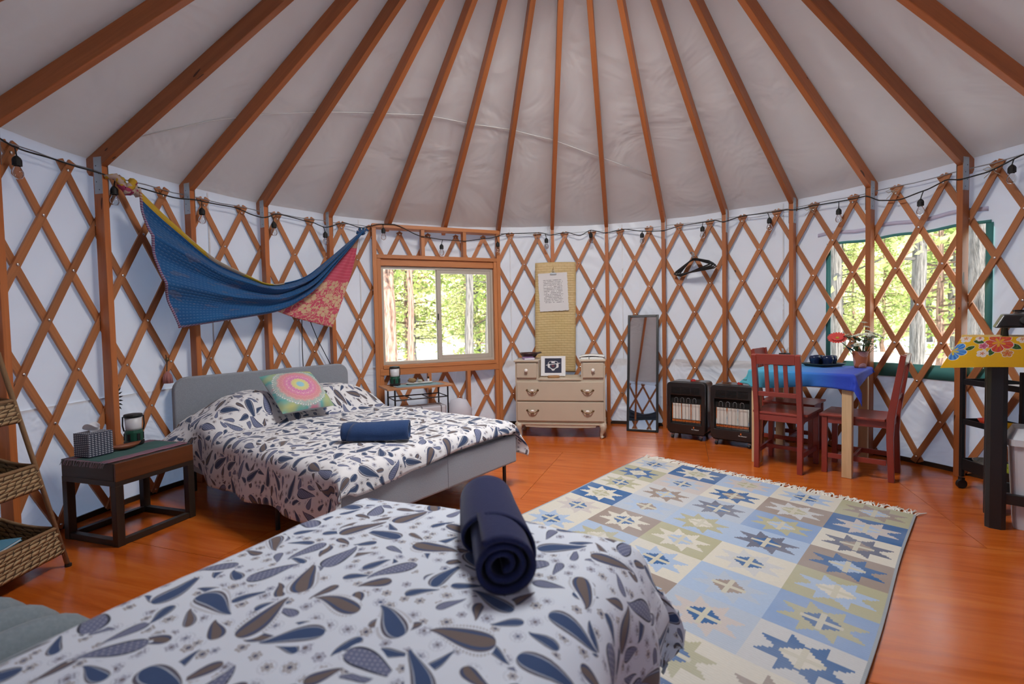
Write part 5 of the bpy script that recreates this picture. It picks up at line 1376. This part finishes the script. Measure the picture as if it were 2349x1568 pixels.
for i in range(36):
    a = rr.uniform(0, 2*pi); rad = rr.uniform(0.02, 0.085); h = rr.uniform(0.10, 0.23)
    p1 = Vector((rad*cos(a), rad*sin(a), h)); d = Vector((cos(a), sin(a), rr.uniform(-0.2, 0.8))).normalized(); s = d.cross(Vector((0, 0, 1))).normalized(); L = rr.uniform(0.05, 0.085)
    mb = MB(); mb.add([p1, p1+d*L*0.5+s*L*0.24, p1+d*L, p1+d*L*0.5-s*L*0.24, p1+d*L*0.5+Vector((0, 0, 0.004))], [(0, 1, 4), (1, 2, 4), (2, 3, 4), (3, 0, 4)]); lf = mb.build('leaf', 'leaf', fo_)
    if i % 3 == 0: MB().tube([(0, 0, 0), p1*0.6, p1], 0.0016, 5).build('stem', 'leaf', fo_)
# ------------------------------------------------------------------ black kitchen island with yellow flowered oilcloth
IP, IRZ = Vector((2.135, 0.035, 0)), -0.7925
isl = thing('kitchen_island', 'black wooden kitchen island with thick chamfered legs at the right edge', 'table', IP, IRZ)
IX, IY, IZ = 0.66, 0.36, 1.035
MB().box((IX/2+0.01, IY/2, IZ-0.018), (IX-0.03, IY-0.03, 0.036)).build('worktop', 'blackpaint', isl, bevel=0.003)
for x in (0.13, IX-0.06):
    for y in (0.055, IY-0.06):
        s = 0.041; ch = 0.018
        P8 = [(s, s-ch), (s-ch, s), (-s+ch, s), (-s, s-ch), (-s, -s+ch), (-s+ch, -s), (s-ch, -s), (s, -s+ch)]
        MB().prism(P8, lambda a, b: Vector((x+a, y+b, 0)), lambda a, b: Vector((x+a, y+b, IZ-0.037))).build('leg', 'blackpaint', isl)
MB().box((0.105+(IX-0.165)/2, 0.055, 0.165), (IX-0.165-0.08, 0.03, 0.055)).build('stretcher', 'blackpaint', isl, bevel=0.003)
MB().box((0.105+(IX-0.165)/2, IY-0.06, 0.165), (IX-0.165-0.08, 0.03, 0.055)).build('stretcher', 'blackpaint', isl, bevel=0.003)
MB().box((IX-0.06, IY/2, 0.165), (0.03, IY-0.20, 0.055)).build('stretcher', 'blackpaint', isl, bevel=0.003)
def mat_oilcloth():
    n = NT('flowered_oilcloth'); u, v = n.uv()
    U = n.fract((u+0.085)/0.34)*0.34-0.085
    out = n.mix(n.noise(n.vec(u, v), 8.0, 1.0), (0.72, 0.40, 0.004), (0.78, 0.46, 0.006))
    def leaf(out, cx, cy, L, w, ang, col=(0.02, 0.06, 0.012)):
        x = U-cx; y = v-cy; a = x*cos(ang)+y*sin(ang); b = y*cos(ang)-x*sin(ang)
        t = n.m('DIVIDE', a, L); k = 1.0-t*t
        d = n.abs(b)
        out = n.mix((d < k*w+0.0018)*(n.abs(t) < 1.0), out, (0.7, 0.7, 0.66))
        return n.mix((d < k*w)*(n.abs(t) < 0.95), out, n.mix(n.fract(a*70.0+d*60.0) > 0.5, col, (0.05, 0.15, 0.02)))
    def flower(out, cx, cy, R_, c1, c2, npet=5, ph=0.0, cen=(0.7, 0.35, 0.02)):
        x = U-cx; y = v-cy; r = n.m('SQRT', x*x+y*y); th = n.m('ARCTAN2', y, x)+ph
        lob = n.m('POWER', n.abs(n.cos(th*npet/2.0)), 0.55)
        rad = n.m('MULTIPLY_ADD', lob, 0.42*R_, 0.58*R_)
        out = n.mix(r < rad+0.0026, out, (0.75, 0.73, 0.70))
        vein = n.fract(th*npet/6.2832*3.0) > 0.5
        col = n.mix(vein, c1, c2)
        col = n.mix((lob < 0.25)*(r > R_*0.15), col, (0.75, 0.73, 0.70))
        out = n.mix(r < rad, out, col)
        star = r < n.m('MULTIPLY_ADD', n.m('POWER', lob, 3.0), 0.40*R_, 0.08*R_)
        return n.mix(star, out, cen)
    for q in ((0.072, -0.026, 0.022, 0.010, -0.2), (0.125, -0.080, 0.026, 0.012, 1.35), (0.205, -0.052, 0.028, 0.014, -0.5), (-0.066, -0.098, 0.020, 0.009, 0.4), (0.045, -0.062, 0.020, 0.010, 0.6), (0.165, 0.02, 0.02, 0.008, 0.3)): out = leaf(out, *q)
    out = flower(out, 0.147, -0.030, 0.055, (0.60, 0.045, 0.05), (0.62, 0.13, 0.02), 5, 0.4)
    out = flower(out, -0.012, -0.078, 0.050, (0.03, 0.17, 0.55), (0.12, 0.34, 0.68), 6, 0.2, (0.65, 0.5, 0.05))
    W_ = (0.78, 0.70, 0.62)
    for (cx, cy, R_, c, cc) in ((0.093, -0.092, 0.020, W_, (0.6, 0.15, 0.02)), (0.020, -0.008, 0.021, W_, (0.6, 0.2, 0.02)), (0.073, -0.006, 0.015, W_, (0.5, 0.05, 0.05)), (0.092, -0.050, 0.017, (0.60, 0.13, 0.22), (0.4, 0.03, 0.1)), (0.180, -0.092, 0.021, (0.65, 0.25, 0.05), (0.6, 0.08, 0.02)), (0.23, -0.01, 0.02, W_, (0.6, 0.2, 0.02))):
        out = flower(out, cx, cy, R_, c, tuple(x*0.9 for x in c), 5, cx*40, cc)
    return n.out(n.bsdf(out, 0.32, 0, n.bump(n.noise(n.vec(u, v), 12.0, 2.0), 0.1, 0.005)))
MAT['oilcloth'] = mat_oilcloth()
oc = thing('oilcloth', 'yellow flowered oilcloth hanging over the black kitchen island', 'tablecloth', IP, IRZ)
DR_ = 0.170
def fr_(u, v):      # front drop
    x = -0.012+u*(IX+0.02); k = (1-u)**6
    return Vector((x-0.085*v*k, -0.012-0.012*sin(u*9+1)*v-0.035*v*k, IZ+0.003-DR_*v*(1-0.08*sin(u*5))))
def le_(u, v):      # left drop, from the front corner to the back
    y = -0.012+u*(IY+0.01); k = (1-u)**5
    return Vector((-0.012-0.085*v*k-0.015*v*(1-k), y-0.035*v*k, IZ+0.003-DR_*v))
mb = MB()
mb.grid(fr_, 40, 12, lambda u, v: (u*(IX+0.02)-0.03*v*(1-u)**6, -DR_*v)); mb.grid(le_, 20, 12, lambda u, v: (-u*IY*1.0+0.19, -DR_*v-0.01))
mb.grid(lambda u, v: Vector((-0.012+u*(IX+0.02), -0.012+v*(IY+0.01), IZ+0.003)), 10, 6, lambda u, v: (u*(IX+0.02), v*IY+0.01))
mb.build('cloth', 'oilcloth', oc, smooth=False, solid=0.0018, soff=1.0)
# camp stove on the island
MAT['stove'] = plain('dark_grey_enamel', (0.035, 0.035, 0.038), 0.3, 0.3); MAT['stovep'] = plain('black_panel', (0.012, 0.011, 0.013), 0.25)
st = thing('camp_stove', 'dark grey two-burner camp stove standing on the yellow oilcloth', 'stove', IP+Vector((cos(IRZ)*0.36-sin(IRZ)*0.17, sin(IRZ)*0.36+cos(IRZ)*0.17, IZ+0.0055)), IRZ)
SX, SY = 0.245, 0.115
mb = MB(); prof = [(-SY-0.012, 0.045), (-SY+0.012, 0.115), (SY, 0.12), (SY, 0.045)]
def sp(s): return lambda y, z: Vector((s*(SX-(0.035 if z > 0.1 else 0.0)), y, z))
mb.prism(prof, sp(-1), sp(1)); mb.build('body', 'stove', st, bevel=0.006)
mb = MB(); q0, q1 = Vector((0, -SY-0.0145, 0.055)), Vector((0, -SY+0.0065, 0.108))
dpan = [(-SX+0.02, q0), (SX-0.02, q0), (SX-0.045, q1), (-SX+0.045, q1)]
mb.add([Vector((x, q.y, q.z)) for x, q in dpan], [(0, 1, 2, 3)]); mb.build('control_panel', 'stovep', st, solid=0.003)
for x in (-0.13, 0.13):
    kn = MB().lathe([(0.022, 0), (0.020, 0.014), (0, 0.016)], 14, (x, -SY-0.006, 0.082), (0, -1, 0.3)).build('knob', 'blackpl', st); MB().box((x, -SY-0.024, 0.087), (0.012, 0.016, 0.04), rot_x(-0.3)).build('knob_grip', 'blackpl', kn)
for x in (-SX+0.045, SX-0.045):
    for y in (-SY+0.03, SY-0.03): MB().lathe([(0.013, 0), (0.010, 0.044), (0, 0.045)], 10, (x, y, 0)).build('foot', 'blackpl', st)
for x in (-0.11, 0.11):
    MB().lathe([(0.06, 0.1205), (0.055, 0.128), (0.03, 0.13), (0, 0.13)], 18, (x, 0, 0)).build('burner', 'black', st)
    for a in range(4): MB().beam((x+0.08*cos(a*pi/2+.78), 0.08*sin(a*pi/2+.78), 0.135), (x+0.02*cos(a*pi/2+.78), 0.02*sin(a*pi/2+.78), 0.135), 0.006, 0.010).build('pan_support', 'black', st)
# ------------------------------------------------------------------ black utility trolley behind the island
KA = Vector((2.655, 0.575, 0)); ke = Vector((-0.14, -0.99, 0)).normalized(); krz = atan2(ke.y, ke.x)
kt = thing('utility_trolley', 'black three-shelf rolling trolley between the wall and the kitchen island', 'trolley', KA, krz)   # local x along the near side, +y to the wall
KX, KY = 0.44, 0.22
for x in (0.01, KX-0.01):
    for y in (0.01, KY-0.01):
        MB().box((x, y, 0.45), (0.022, 0.022, 0.74)).build('post', 'blackpaint', kt, bevel=0.003)
        c = MB().tube([(x-0.010, y, 0.03), (x+0.010, y, 0.03)], 0.03, 16).build('caster', 'blackpl', kt); MB().box((x, y, 0.065), (0.03, 0.02, 0.02)).build('caster_fork', 'blackpl', c)
for z, h in ((0.13, 0.075), (0.435, 0.035), (0.70, 0.035)):
    sh = MB().box((KX/2, KY/2, z+0.003), (KX-0.024, KY-0.024, 0.006)).build('shelf', 'blackpaint', kt)
    for y in (0.006, KY-0.006): MB().box((KX/2, y, z+h/2), (KX-0.044, 0.006, h)).build('shelf_rim', 'blackpaint', sh)
    for x in (0.006, KX-0.006): MB().box((x, KY/2, z+h/2), (0.006, KY-0.044, h)).build('shelf_rim', 'blackpaint', sh)
def k_at(x, y, z): return Vector((KA.x+ke.x*x-ke.y*y, KA.y+ke.y*x+ke.x*y, z))
MAT['glassy'] = plain('clear_dish', (0.55, 0.50, 0.45), 0.08, Transmission_Weight=0.85); MAT['lime'] = plain('lime_glaze', (0.28, 0.30, 0.02), 0.25); MAT['dyellow'] = plain('yellow_enamel', (0.66, 0.33, 0.01), 0.3); MAT['dred'] = plain('red_enamel', (0.55, 0.05, 0.02), 0.3, var=0.3); MAT['coffee'] = plain('amber_glass', (0.05, 0.02, 0.01), 0.08)
def dish(name, label, cat, loc, r, h, mat, group=None):
    o = MB().lathe([(0, 0), (r*0.5, 0), (r*0.75, h*0.3), (r, h), (r*0.96, h), (r*0.7, h*0.4), (r*0.45, h*0.15), (0, h*0.12)], 26).build(name, mat, None, smooth=True); o.location = loc; return tag(o, label, cat, group)
dish('glass_dish', 'shallow clear glass dish on the lowest trolley shelf', 'dish', k_at(0.11, 0.11, 0.1365), 0.092, 0.075, 'glassy')
dish('bowl', 'lime green bowl on the lowest trolley shelf', 'bowl', k_at(0.315, 0.11, 0.1365), 0.093, 0.09, 'lime')
dish('bowl', 'small red patterned bowl on the middle trolley shelf', 'bowl', k_at(0.13, 0.085, 0.4415), 0.062, 0.045, 'dred')
dish('bowl', 'small yellow bowl on the middle trolley shelf', 'bowl', k_at(0.27, 0.075, 0.4415), 0.055, 0.045, 'dyellow')
jr = thing('jar', 'dark spice jar with metal lid behind the red bowl on the trolley', 'jar', k_at(0.10, 0.17, 0.4415))
MB().lathe([(0, 0), (0.022, 0), (0.024, 0.06), (0.016, 0.075), (0, 0.075)], 14).build('glass', 'coffee', jr, smooth=True); MB().lathe([(0.018, 0.0755), (0.018, 0.095), (0, 0.095)], 14).build('lid', 'steel', jr)
fp = thing('french_press', 'glass coffee press with black lid on the middle trolley shelf', 'coffee press', k_at(0.36, 0.13, 0.4415))
MB().lathe([(0.042, 0.004), (0.042, 0.145), (0.040, 0.145), (0.040, 0.006), (0, 0.006)], 20).build('beaker', 'glassy', fp, smooth=True); MB().lathe([(0.045, 0.1455), (0.045, 0.16), (0.02, 0.165), (0.004, 0.166), (0.004, 0.19), (0.013, 0.195), (0.013, 0.21), (0, 0.212)], 20).build('lid', 'blackpl', fp)
MB().tube([(-0.043, 0, 0.13), (-0.08, 0, 0.12), (-0.08, 0, 0.05), (-0.043, 0, 0.03)], 0.008, 8).build('handle', 'blackpl', fp); MB().lathe([(0.046, 0), (0.046, 0.004), (0, 0.004)], 20).build('base', 'blackpl', fp)
dish('plate', 'pale plate on the top trolley shelf', 'plate', k_at(0.33, 0.11, 0.7065), 0.085, 0.02, 'white')
# white bin
MAT['bin'] = plain('white_plastic', (0.66, 0.70, 0.76), 0.4)
bn = thing('waste_bin', 'white plastic bin with overhanging lid under the kitchen island', 'bin', IP+Vector((cos(IRZ)*0.275-sin(IRZ)*0.17, sin(IRZ)*0.275+cos(IRZ)*0.17, 0)), IRZ)
mb = MB(); mb.prism(rrect(0.20, 0.24, 0.03, 4), lambda x, y: Vector((x*0.72, y*0.72, 0)), lambda x, y: Vector((x*0.93, y*0.93, 0.455))); mb.build('bucket', 'bin', bn)
mb = MB(); mb.prism(rrect(0.21, 0.25, 0.03, 4), lambda x, y: Vector((x, y, 0.4555)), lambda x, y: Vector((x, y, 0.49))); mb.prism(rrect(0.20, 0.24, 0.03, 4), lambda x, y: Vector((x, y, 0.49)), lambda x, y: Vector((x*0.75, y*0.75, 0.545))); mb.build('lid', 'bin', bn)

# ------------------------------------------------------------------ string lights under the roof
SLR = 2.99
cab = [(-1.62, 2.19), (-1.5225, 2.167), (-1.4786, 2.162), (-1.4316, 2.169), (-1.3732, 2.167), (-1.32, 2.152), (-1.2437, 2.146), (-1.1611, 2.136), (-1.0945, 2.158), (-1.0125, 2.164), (-0.9388, 2.114), (-0.8863, 2.178), (-0.7785, 2.149), (-0.7438, 2.113), (-0.6783, 2.188), (-0.6197, 2.156), (-0.5588, 2.205), (-0.5126, 2.209), (-0.4196, 2.102), (-0.3397, 2.077), (-0.2585, 2.072), (-0.1594, 2.117), (-0.0845, 2.182), (0.0396, 2.189), (0.0757, 2.152), (0.1383, 2.185), (0.187, 2.14), (0.2278, 2.197), (0.2838, 2.148), (0.3474, 2.182), (0.425, 2.139), (0.489, 2.121), (0.5457, 2.162), (0.6609, 2.172), (0.6901, 2.138), (0.7434, 2.179), (0.8729, 2.166), (0.9037, 2.149), (0.9457, 2.163), (1.0592, 2.154), (1.0913, 2.149), (1.1227, 2.092), (1.1632, 2.07), (1.2209, 2.1), (1.2665, 2.139), (1.3016, 2.109), (1.3436, 2.123), (1.4132, 2.177), (1.55, 2.15)]
def cab_at(a):
    for (p, q) in zip(cab, cab[1:]):
        if p[0] <= a <= q[0]:
            t = (a-p[0])/(q[0]-p[0]); t = t*t*(3-2*t)*0.5+t*0.5; return p[1]+(q[1]-p[1])*t
    return 2.16
def cab_r(a):
    # in front of posts the cable bows inwards, across the window it hangs on the frame face
    if -0.60 < a < -0.10: return 2.985*cos(0.235)/cos(a+0.351)-0.012
    k = ((a-PH-1.5*AP)/(2*AP)); d = abs(k-round(k))*2*AP*SLR
    return SLR+0.012-0.045*max(0, 1-d/0.12)
sl_ = thing('string_lights', 'black string lights with clear bulbs running along the top of the lattice', 'string lights', pt(0, 2.15, SLR))
MB().tube([pt(a, cab_at(a), cab_r(a)) for a in [-1.62+3.17*i/420 for i in range(421)]], 0.0048, 6).build('cable', 'cable', sl_, smooth=True, world=True)
for a, L in ((-1.499, 0.05), (-1.311, 0.05), (-1.106, 0.055), (-0.914, 0.05), (-0.752, 0.05), (-0.552, 0.04), (-0.34, 0.05), (-0.131, 0.06), (0.056, 0.05), (0.226, 0.03), (0.419, 0.015), (0.622, 0.04), (0.823, 0.05), (1.02, 0.06), (1.22, 0.06), (1.397, 0.04)):
    z = cab_at(a); r = cab_r(a)-0.012; sway = 0.012*sin(a*40)
    p0 = pt(a, z, r); p1 = pt(a+sway*0.5, z-L, r-0.004)
    so_ = MB().tube([p0, (p0+p1)/2+Vector((0, 0, 0.004)), p1], 0.0035, 6); so_.lathe([(0.006, 0), (0.017, -0.012), (0.021, -0.022), (0.021, -0.052), (0.0, -0.052)], 14, p1)
    s_ = so_.build('socket', 'cable', sl_, smooth=False, world=True)
    MB().lathe([(0.013, -0.0525), (0.015, -0.062), (0.025, -0.085), (0.026, -0.10), (0.018, -0.118), (0.0, -0.125)], 14, p1).build('bulb', 'bulb', s_, smooth=True, world=True)
# cord ends dangling by the posts behind the far headboard
for nm, lb, pts in (('power_cord', 'black power cord hanging straight down behind the grey headboard', [pt(-0.823, 1.25, 3.02), pt(-0.825, 1.0, 3.02), pt(-0.823, 0.5, 3.02)]), ('power_cord', 'black power cord slanting down to the right behind the grey headboard', [pt(-0.80, 1.25, 3.02), pt(-0.775, 1.05, 3.02), pt(-0.735, 0.80, 3.02), pt(-0.72, 0.5, 3.02)])):
    o = MB().tube([p-pts[0] for p in pts], 0.004, 6).build(nm, 'cable', None, smooth=True); o.location = pts[0]; tag(o, lb, 'cord')

# ================================================================== OUTDOORS: snow and pines
GZ = -0.42
def mat_snow():
    n = NT('snow_ground'); o = n.objv()
    a = n.noise(o, 0.55, 4.0, 0.6); c = n.mix(a > 0.60, (0.80, 0.82, 0.86), n.mix(n.noise(o, 6.0, 3.0), (0.20, 0.13, 0.08), (0.36, 0.26, 0.16)))
    return n.out(n.bsdf(c, 0.9, 0, n.bump(n.noise(o, 3.0, 4.0), 0.5, 0.05)))
MAT['snow'] = mat_snow()
mb = MB(); mb.grid(lambda u, v: Vector(((3.4+v*v*70)*cos(u*2*pi), (3.4+v*v*70)*sin(u*2*pi), GZ+0.25*noise.noise(Vector(((3.4+v*v*70)*cos(u*2*pi)*0.15, (3.4+v*v*70)*sin(u*2*pi)*0.15, 0)))*min(1, v*8)+2.0*max(0, v-0.5))), 72, 24)
o = mb.build('snowy_ground', 'snow', None, smooth=True); o['kind'] = 'stuff'; o['label'] = 'patchy snow on the forest ground outside the windows'
def mat_bark(name, a, b):
    n = NT(name); u, v = n.uv(); h = n.noise(n.vec(u*2.5, v*14.0, 0.0), 1.0, 4.0, 0.65)
    return n.out(n.bsdf(n.mix(n.ramp(h, [(0.38, (0, 0, 0)), (0.58, (1, 1, 1))]), a, b), 0.95, 0, n.bump(h, 1.0, 0.04)))
MAT['barkred'] = mat_bark('pine_bark', (0.10, 0.05, 0.035), (0.42, 0.26, 0.19)); MAT['barkgrey'] = mat_bark('grey_bark', (0.055, 0.05, 0.045), (0.21, 0.19, 0.175))
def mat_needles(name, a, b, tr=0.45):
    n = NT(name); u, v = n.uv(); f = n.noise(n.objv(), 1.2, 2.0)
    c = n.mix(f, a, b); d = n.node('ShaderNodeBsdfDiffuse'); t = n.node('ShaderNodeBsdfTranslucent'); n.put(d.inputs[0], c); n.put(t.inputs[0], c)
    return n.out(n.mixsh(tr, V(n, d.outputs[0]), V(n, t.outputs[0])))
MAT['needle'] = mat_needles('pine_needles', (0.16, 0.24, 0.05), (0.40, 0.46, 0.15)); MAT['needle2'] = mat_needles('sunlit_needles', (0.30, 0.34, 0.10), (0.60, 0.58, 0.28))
def pine(name, label, x, y, r, H, bark, crown0, nb_, seed, needle, dens, branch=True, group=None, R_=1.6):
    t = thing(name, label, 'tree', (x, y, GZ), 0, group); rr = random.Random(seed)
    pts = [Vector((0.12*noise.noise(Vector((seed, k*0.4, 0))), 0.12*noise.noise(Vector((k*0.4, seed, 3))), H*k/14)) for k in range(15)]
    mb = MB(); mb.tube(pts, [r*(1.15 if k == 0 else 1)*(1-0.8*k/14) for k in range(15)], 14); mb.build('trunk', bark, t, smooth=True)
    bm_ = MB(); fl_ = MB()
    for k in range(nb_):
        z = crown0+(H-crown0)*(k+rr.random())/nb_; a = rr.uniform(0, 2*pi); L = R_*(1-0.75*(z-crown0)/(H-crown0))*rr.uniform(0.6, 1.1)
        p0 = Vector((0, 0, z)); d = Vector((cos(a), sin(a), rr.uniform(-0.25, 0.25)))
        P = [p0, p0+d*L*0.5+Vector((0, 0, 0.05*L)), p0+d*L+Vector((0, 0, -0.12*L))]
        bm_.tube(P, [0.02+0.008*L, 0.014, 0.006], 5)
        for q in range(dens):
            s_ = rr.uniform(0.25, 1.05); c = p0.lerp(P[2], s_)+Vector((rr.gauss(0, .16), rr.gauss(0, .16), rr.gauss(0, .10)))
            e = Vector((rr.gauss(0, 1), rr.gauss(0, 1), rr.gauss(0.3, 0.7))).normalized(); w_ = e.cross(Vector((rr.gauss(0, 1), rr.gauss(0, 1), rr.gauss(0, 1)))).normalized()
            s1, s2 = rr.uniform(0.10, 0.20), rr.uniform(0.018, 0.04)
            fl_.add([c-w_*s2, c+e*s1*0.5-w_*s2*1.2, c+e*s1, c+e*s1*0.5+w_*s2*1.2], [(0, 1, 2, 3)])
    bm_.build('branches', bark, t, smooth=True)
    if dens: stuff(fl_.build('needles', needle, t))
    return t
def along(a0, dist):   # a point outside, seen from the room's camera side along an azimuth
    return CAM_LOC.x+dist*sin(a0), CAM_LOC.y+dist*cos(a0)
TREES = [
 ('thick sunlit red-barked pine trunk in the left pane of the framed window', -0.205, 11.0, 0.165, 'barkred', 5.5, 26, 'needle', 34),
 ('slimmer red-barked pine trunk right of the thick one in the framed window', -0.163, 10.4, 0.075, 'barkred', 2.6, 26, 'needle', 30),
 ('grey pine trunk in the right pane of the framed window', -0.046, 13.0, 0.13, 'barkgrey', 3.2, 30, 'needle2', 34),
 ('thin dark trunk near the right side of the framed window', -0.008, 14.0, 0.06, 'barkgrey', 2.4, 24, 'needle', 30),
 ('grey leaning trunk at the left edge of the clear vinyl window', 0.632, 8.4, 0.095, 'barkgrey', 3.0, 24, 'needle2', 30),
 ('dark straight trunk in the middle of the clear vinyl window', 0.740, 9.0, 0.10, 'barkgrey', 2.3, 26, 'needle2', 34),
 ('thick rough grey trunk close outside the right edge of the clear vinyl window', 0.812, 6.6, 0.17, 'barkgrey', 4.2, 20, 'needle', 20)]
for i, (lb, a, d, r, bk, c0, nb_, nd, den) in enumerate(TREES):
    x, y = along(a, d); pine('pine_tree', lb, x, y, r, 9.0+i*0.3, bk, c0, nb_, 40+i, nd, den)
# the forest behind: young bushy pines with shared meshes
protos = []
rr = random.Random(77); cnt = 0
for ring_, (d0, d1, num) in enumerate(((13, 17, 14), (17, 23, 20), (23, 32, 24))):
    for k in range(num):
        a = -0.55+1.75*(k+rr.uniform(0.1, 0.9))/num; x, y = along(a, rr.uniform(d0, d1)+(5 if a > 0.4 else 0))
        if len(protos) < 4:
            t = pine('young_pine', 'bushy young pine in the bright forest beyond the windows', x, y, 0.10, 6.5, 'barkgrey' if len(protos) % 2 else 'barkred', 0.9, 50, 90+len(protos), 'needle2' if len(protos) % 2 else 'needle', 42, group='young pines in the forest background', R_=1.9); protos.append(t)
        else:
            t = copy_tree(protos[cnt % 4]); t.location = (x, y, GZ)
        s = rr.uniform(0.85, 1.35); t.scale = (s, s, s); t.rotation_euler = (0, 0, rr.uniform(0, 6.28)); cnt += 1
# wooded slope rising behind the trees
def mat_slope():
    n = NT('wooded_slope'); o = n.objv(); a = n.noise(o, 0.7, 5.0, 0.65)
    c = n.ramp(a, [(0.30, (0.16, 0.19, 0.07)), (0.5, (0.40, 0.42, 0.17)), (0.68, (0.62, 0.58, 0.32))])
    return n.out(n.bsdf(c, 0.95, 0, n.bump(a, 1.0, 0.6)))
MAT['slope'] = mat_slope()
mb = MB()
mb.grid(lambda u, v: Vector((-0.46+(36+16*v)*sin(-1.0+2.6*u), -2.5+(36+16*v)*cos(-1.0+2.6*u), GZ-0.3+13*v**0.7+0.9*noise.fractal(Vector((u*22, v*7, 0)), 0.8, 2.0, 4)*min(1, v*4))), 120, 30)
o = mb.build('wooded_hillside', 'slope', None, smooth=True); o['kind'] = 'stuff'; o['label'] = 'sunlit green wooded hillside behind the pines'

# ------------------------------------------------------------------ twine bows and a dried sprig on the lattice
MAT['twine'] = plain('natural_twine', (0.50, 0.42, 0.32), 0.9)
for (a, z, lb) in ((0.942, 2.14, 'bow of natural twine on the lattice top left of the clear vinyl window'), (1.148, 2.15, 'bow of natural twine on the lattice top above the clear vinyl window'), (1.352, 2.14, 'bow of natural twine on the lattice top right of the clear vinyl window')):
    c = pt(a, z, 3.018); t = thing('twine_bow', lb, 'twine', c, -a)
    for s_ in (-1, 1):
        MB().tube([(0, -0.004, 0), (s_*0.02, -0.01, 0.018), (s_*0.05, -0.008, 0.012), (s_*0.03, -0.008, -0.006), (0, -0.004, 0)], 0.0028, 5).build('loop', 'twine', t, smooth=True)
        MB().tube([(0, -0.004, 0), (s_*0.02, -0.008, -0.03), (s_*0.045, -0.006, -0.05)], 0.0024, 5).build('end', 'twine', t, smooth=True)
    MB().lathe([(0, -0.007), (0.007, 0), (0, 0.007)], 8, (0, -0.006, 0)).build('knot', 'twine', t)
sg = thing('dried_sprig', 'dark dried leafy sprig tucked behind the post above the lantern', 'ornament', pt(-1.322, 0.72, 3.02), 1.322)
sg.scale = (0.5, 0.5, 0.5)
for k in range(7):
    an = -0.9+0.35*k; d = Vector((cos(an), -0.12, sin(an))); L = 0.075; s_ = Vector((-sin(an), 0, cos(an)))
    b0 = Vector((0.02, 0, -0.08+0.035*k)); MB().add([b0, b0+d*L*0.5+s_*0.012, b0+d*L, b0+d*L*0.5-s_*0.012], [(0, 1, 2, 3)]).build('leaf', 'black', sg, solid=0.002)
MB().tube([(0.02, 0, -0.12), (0.02, 0, 0.16)], 0.003, 5).build('stem', 'black', sg)
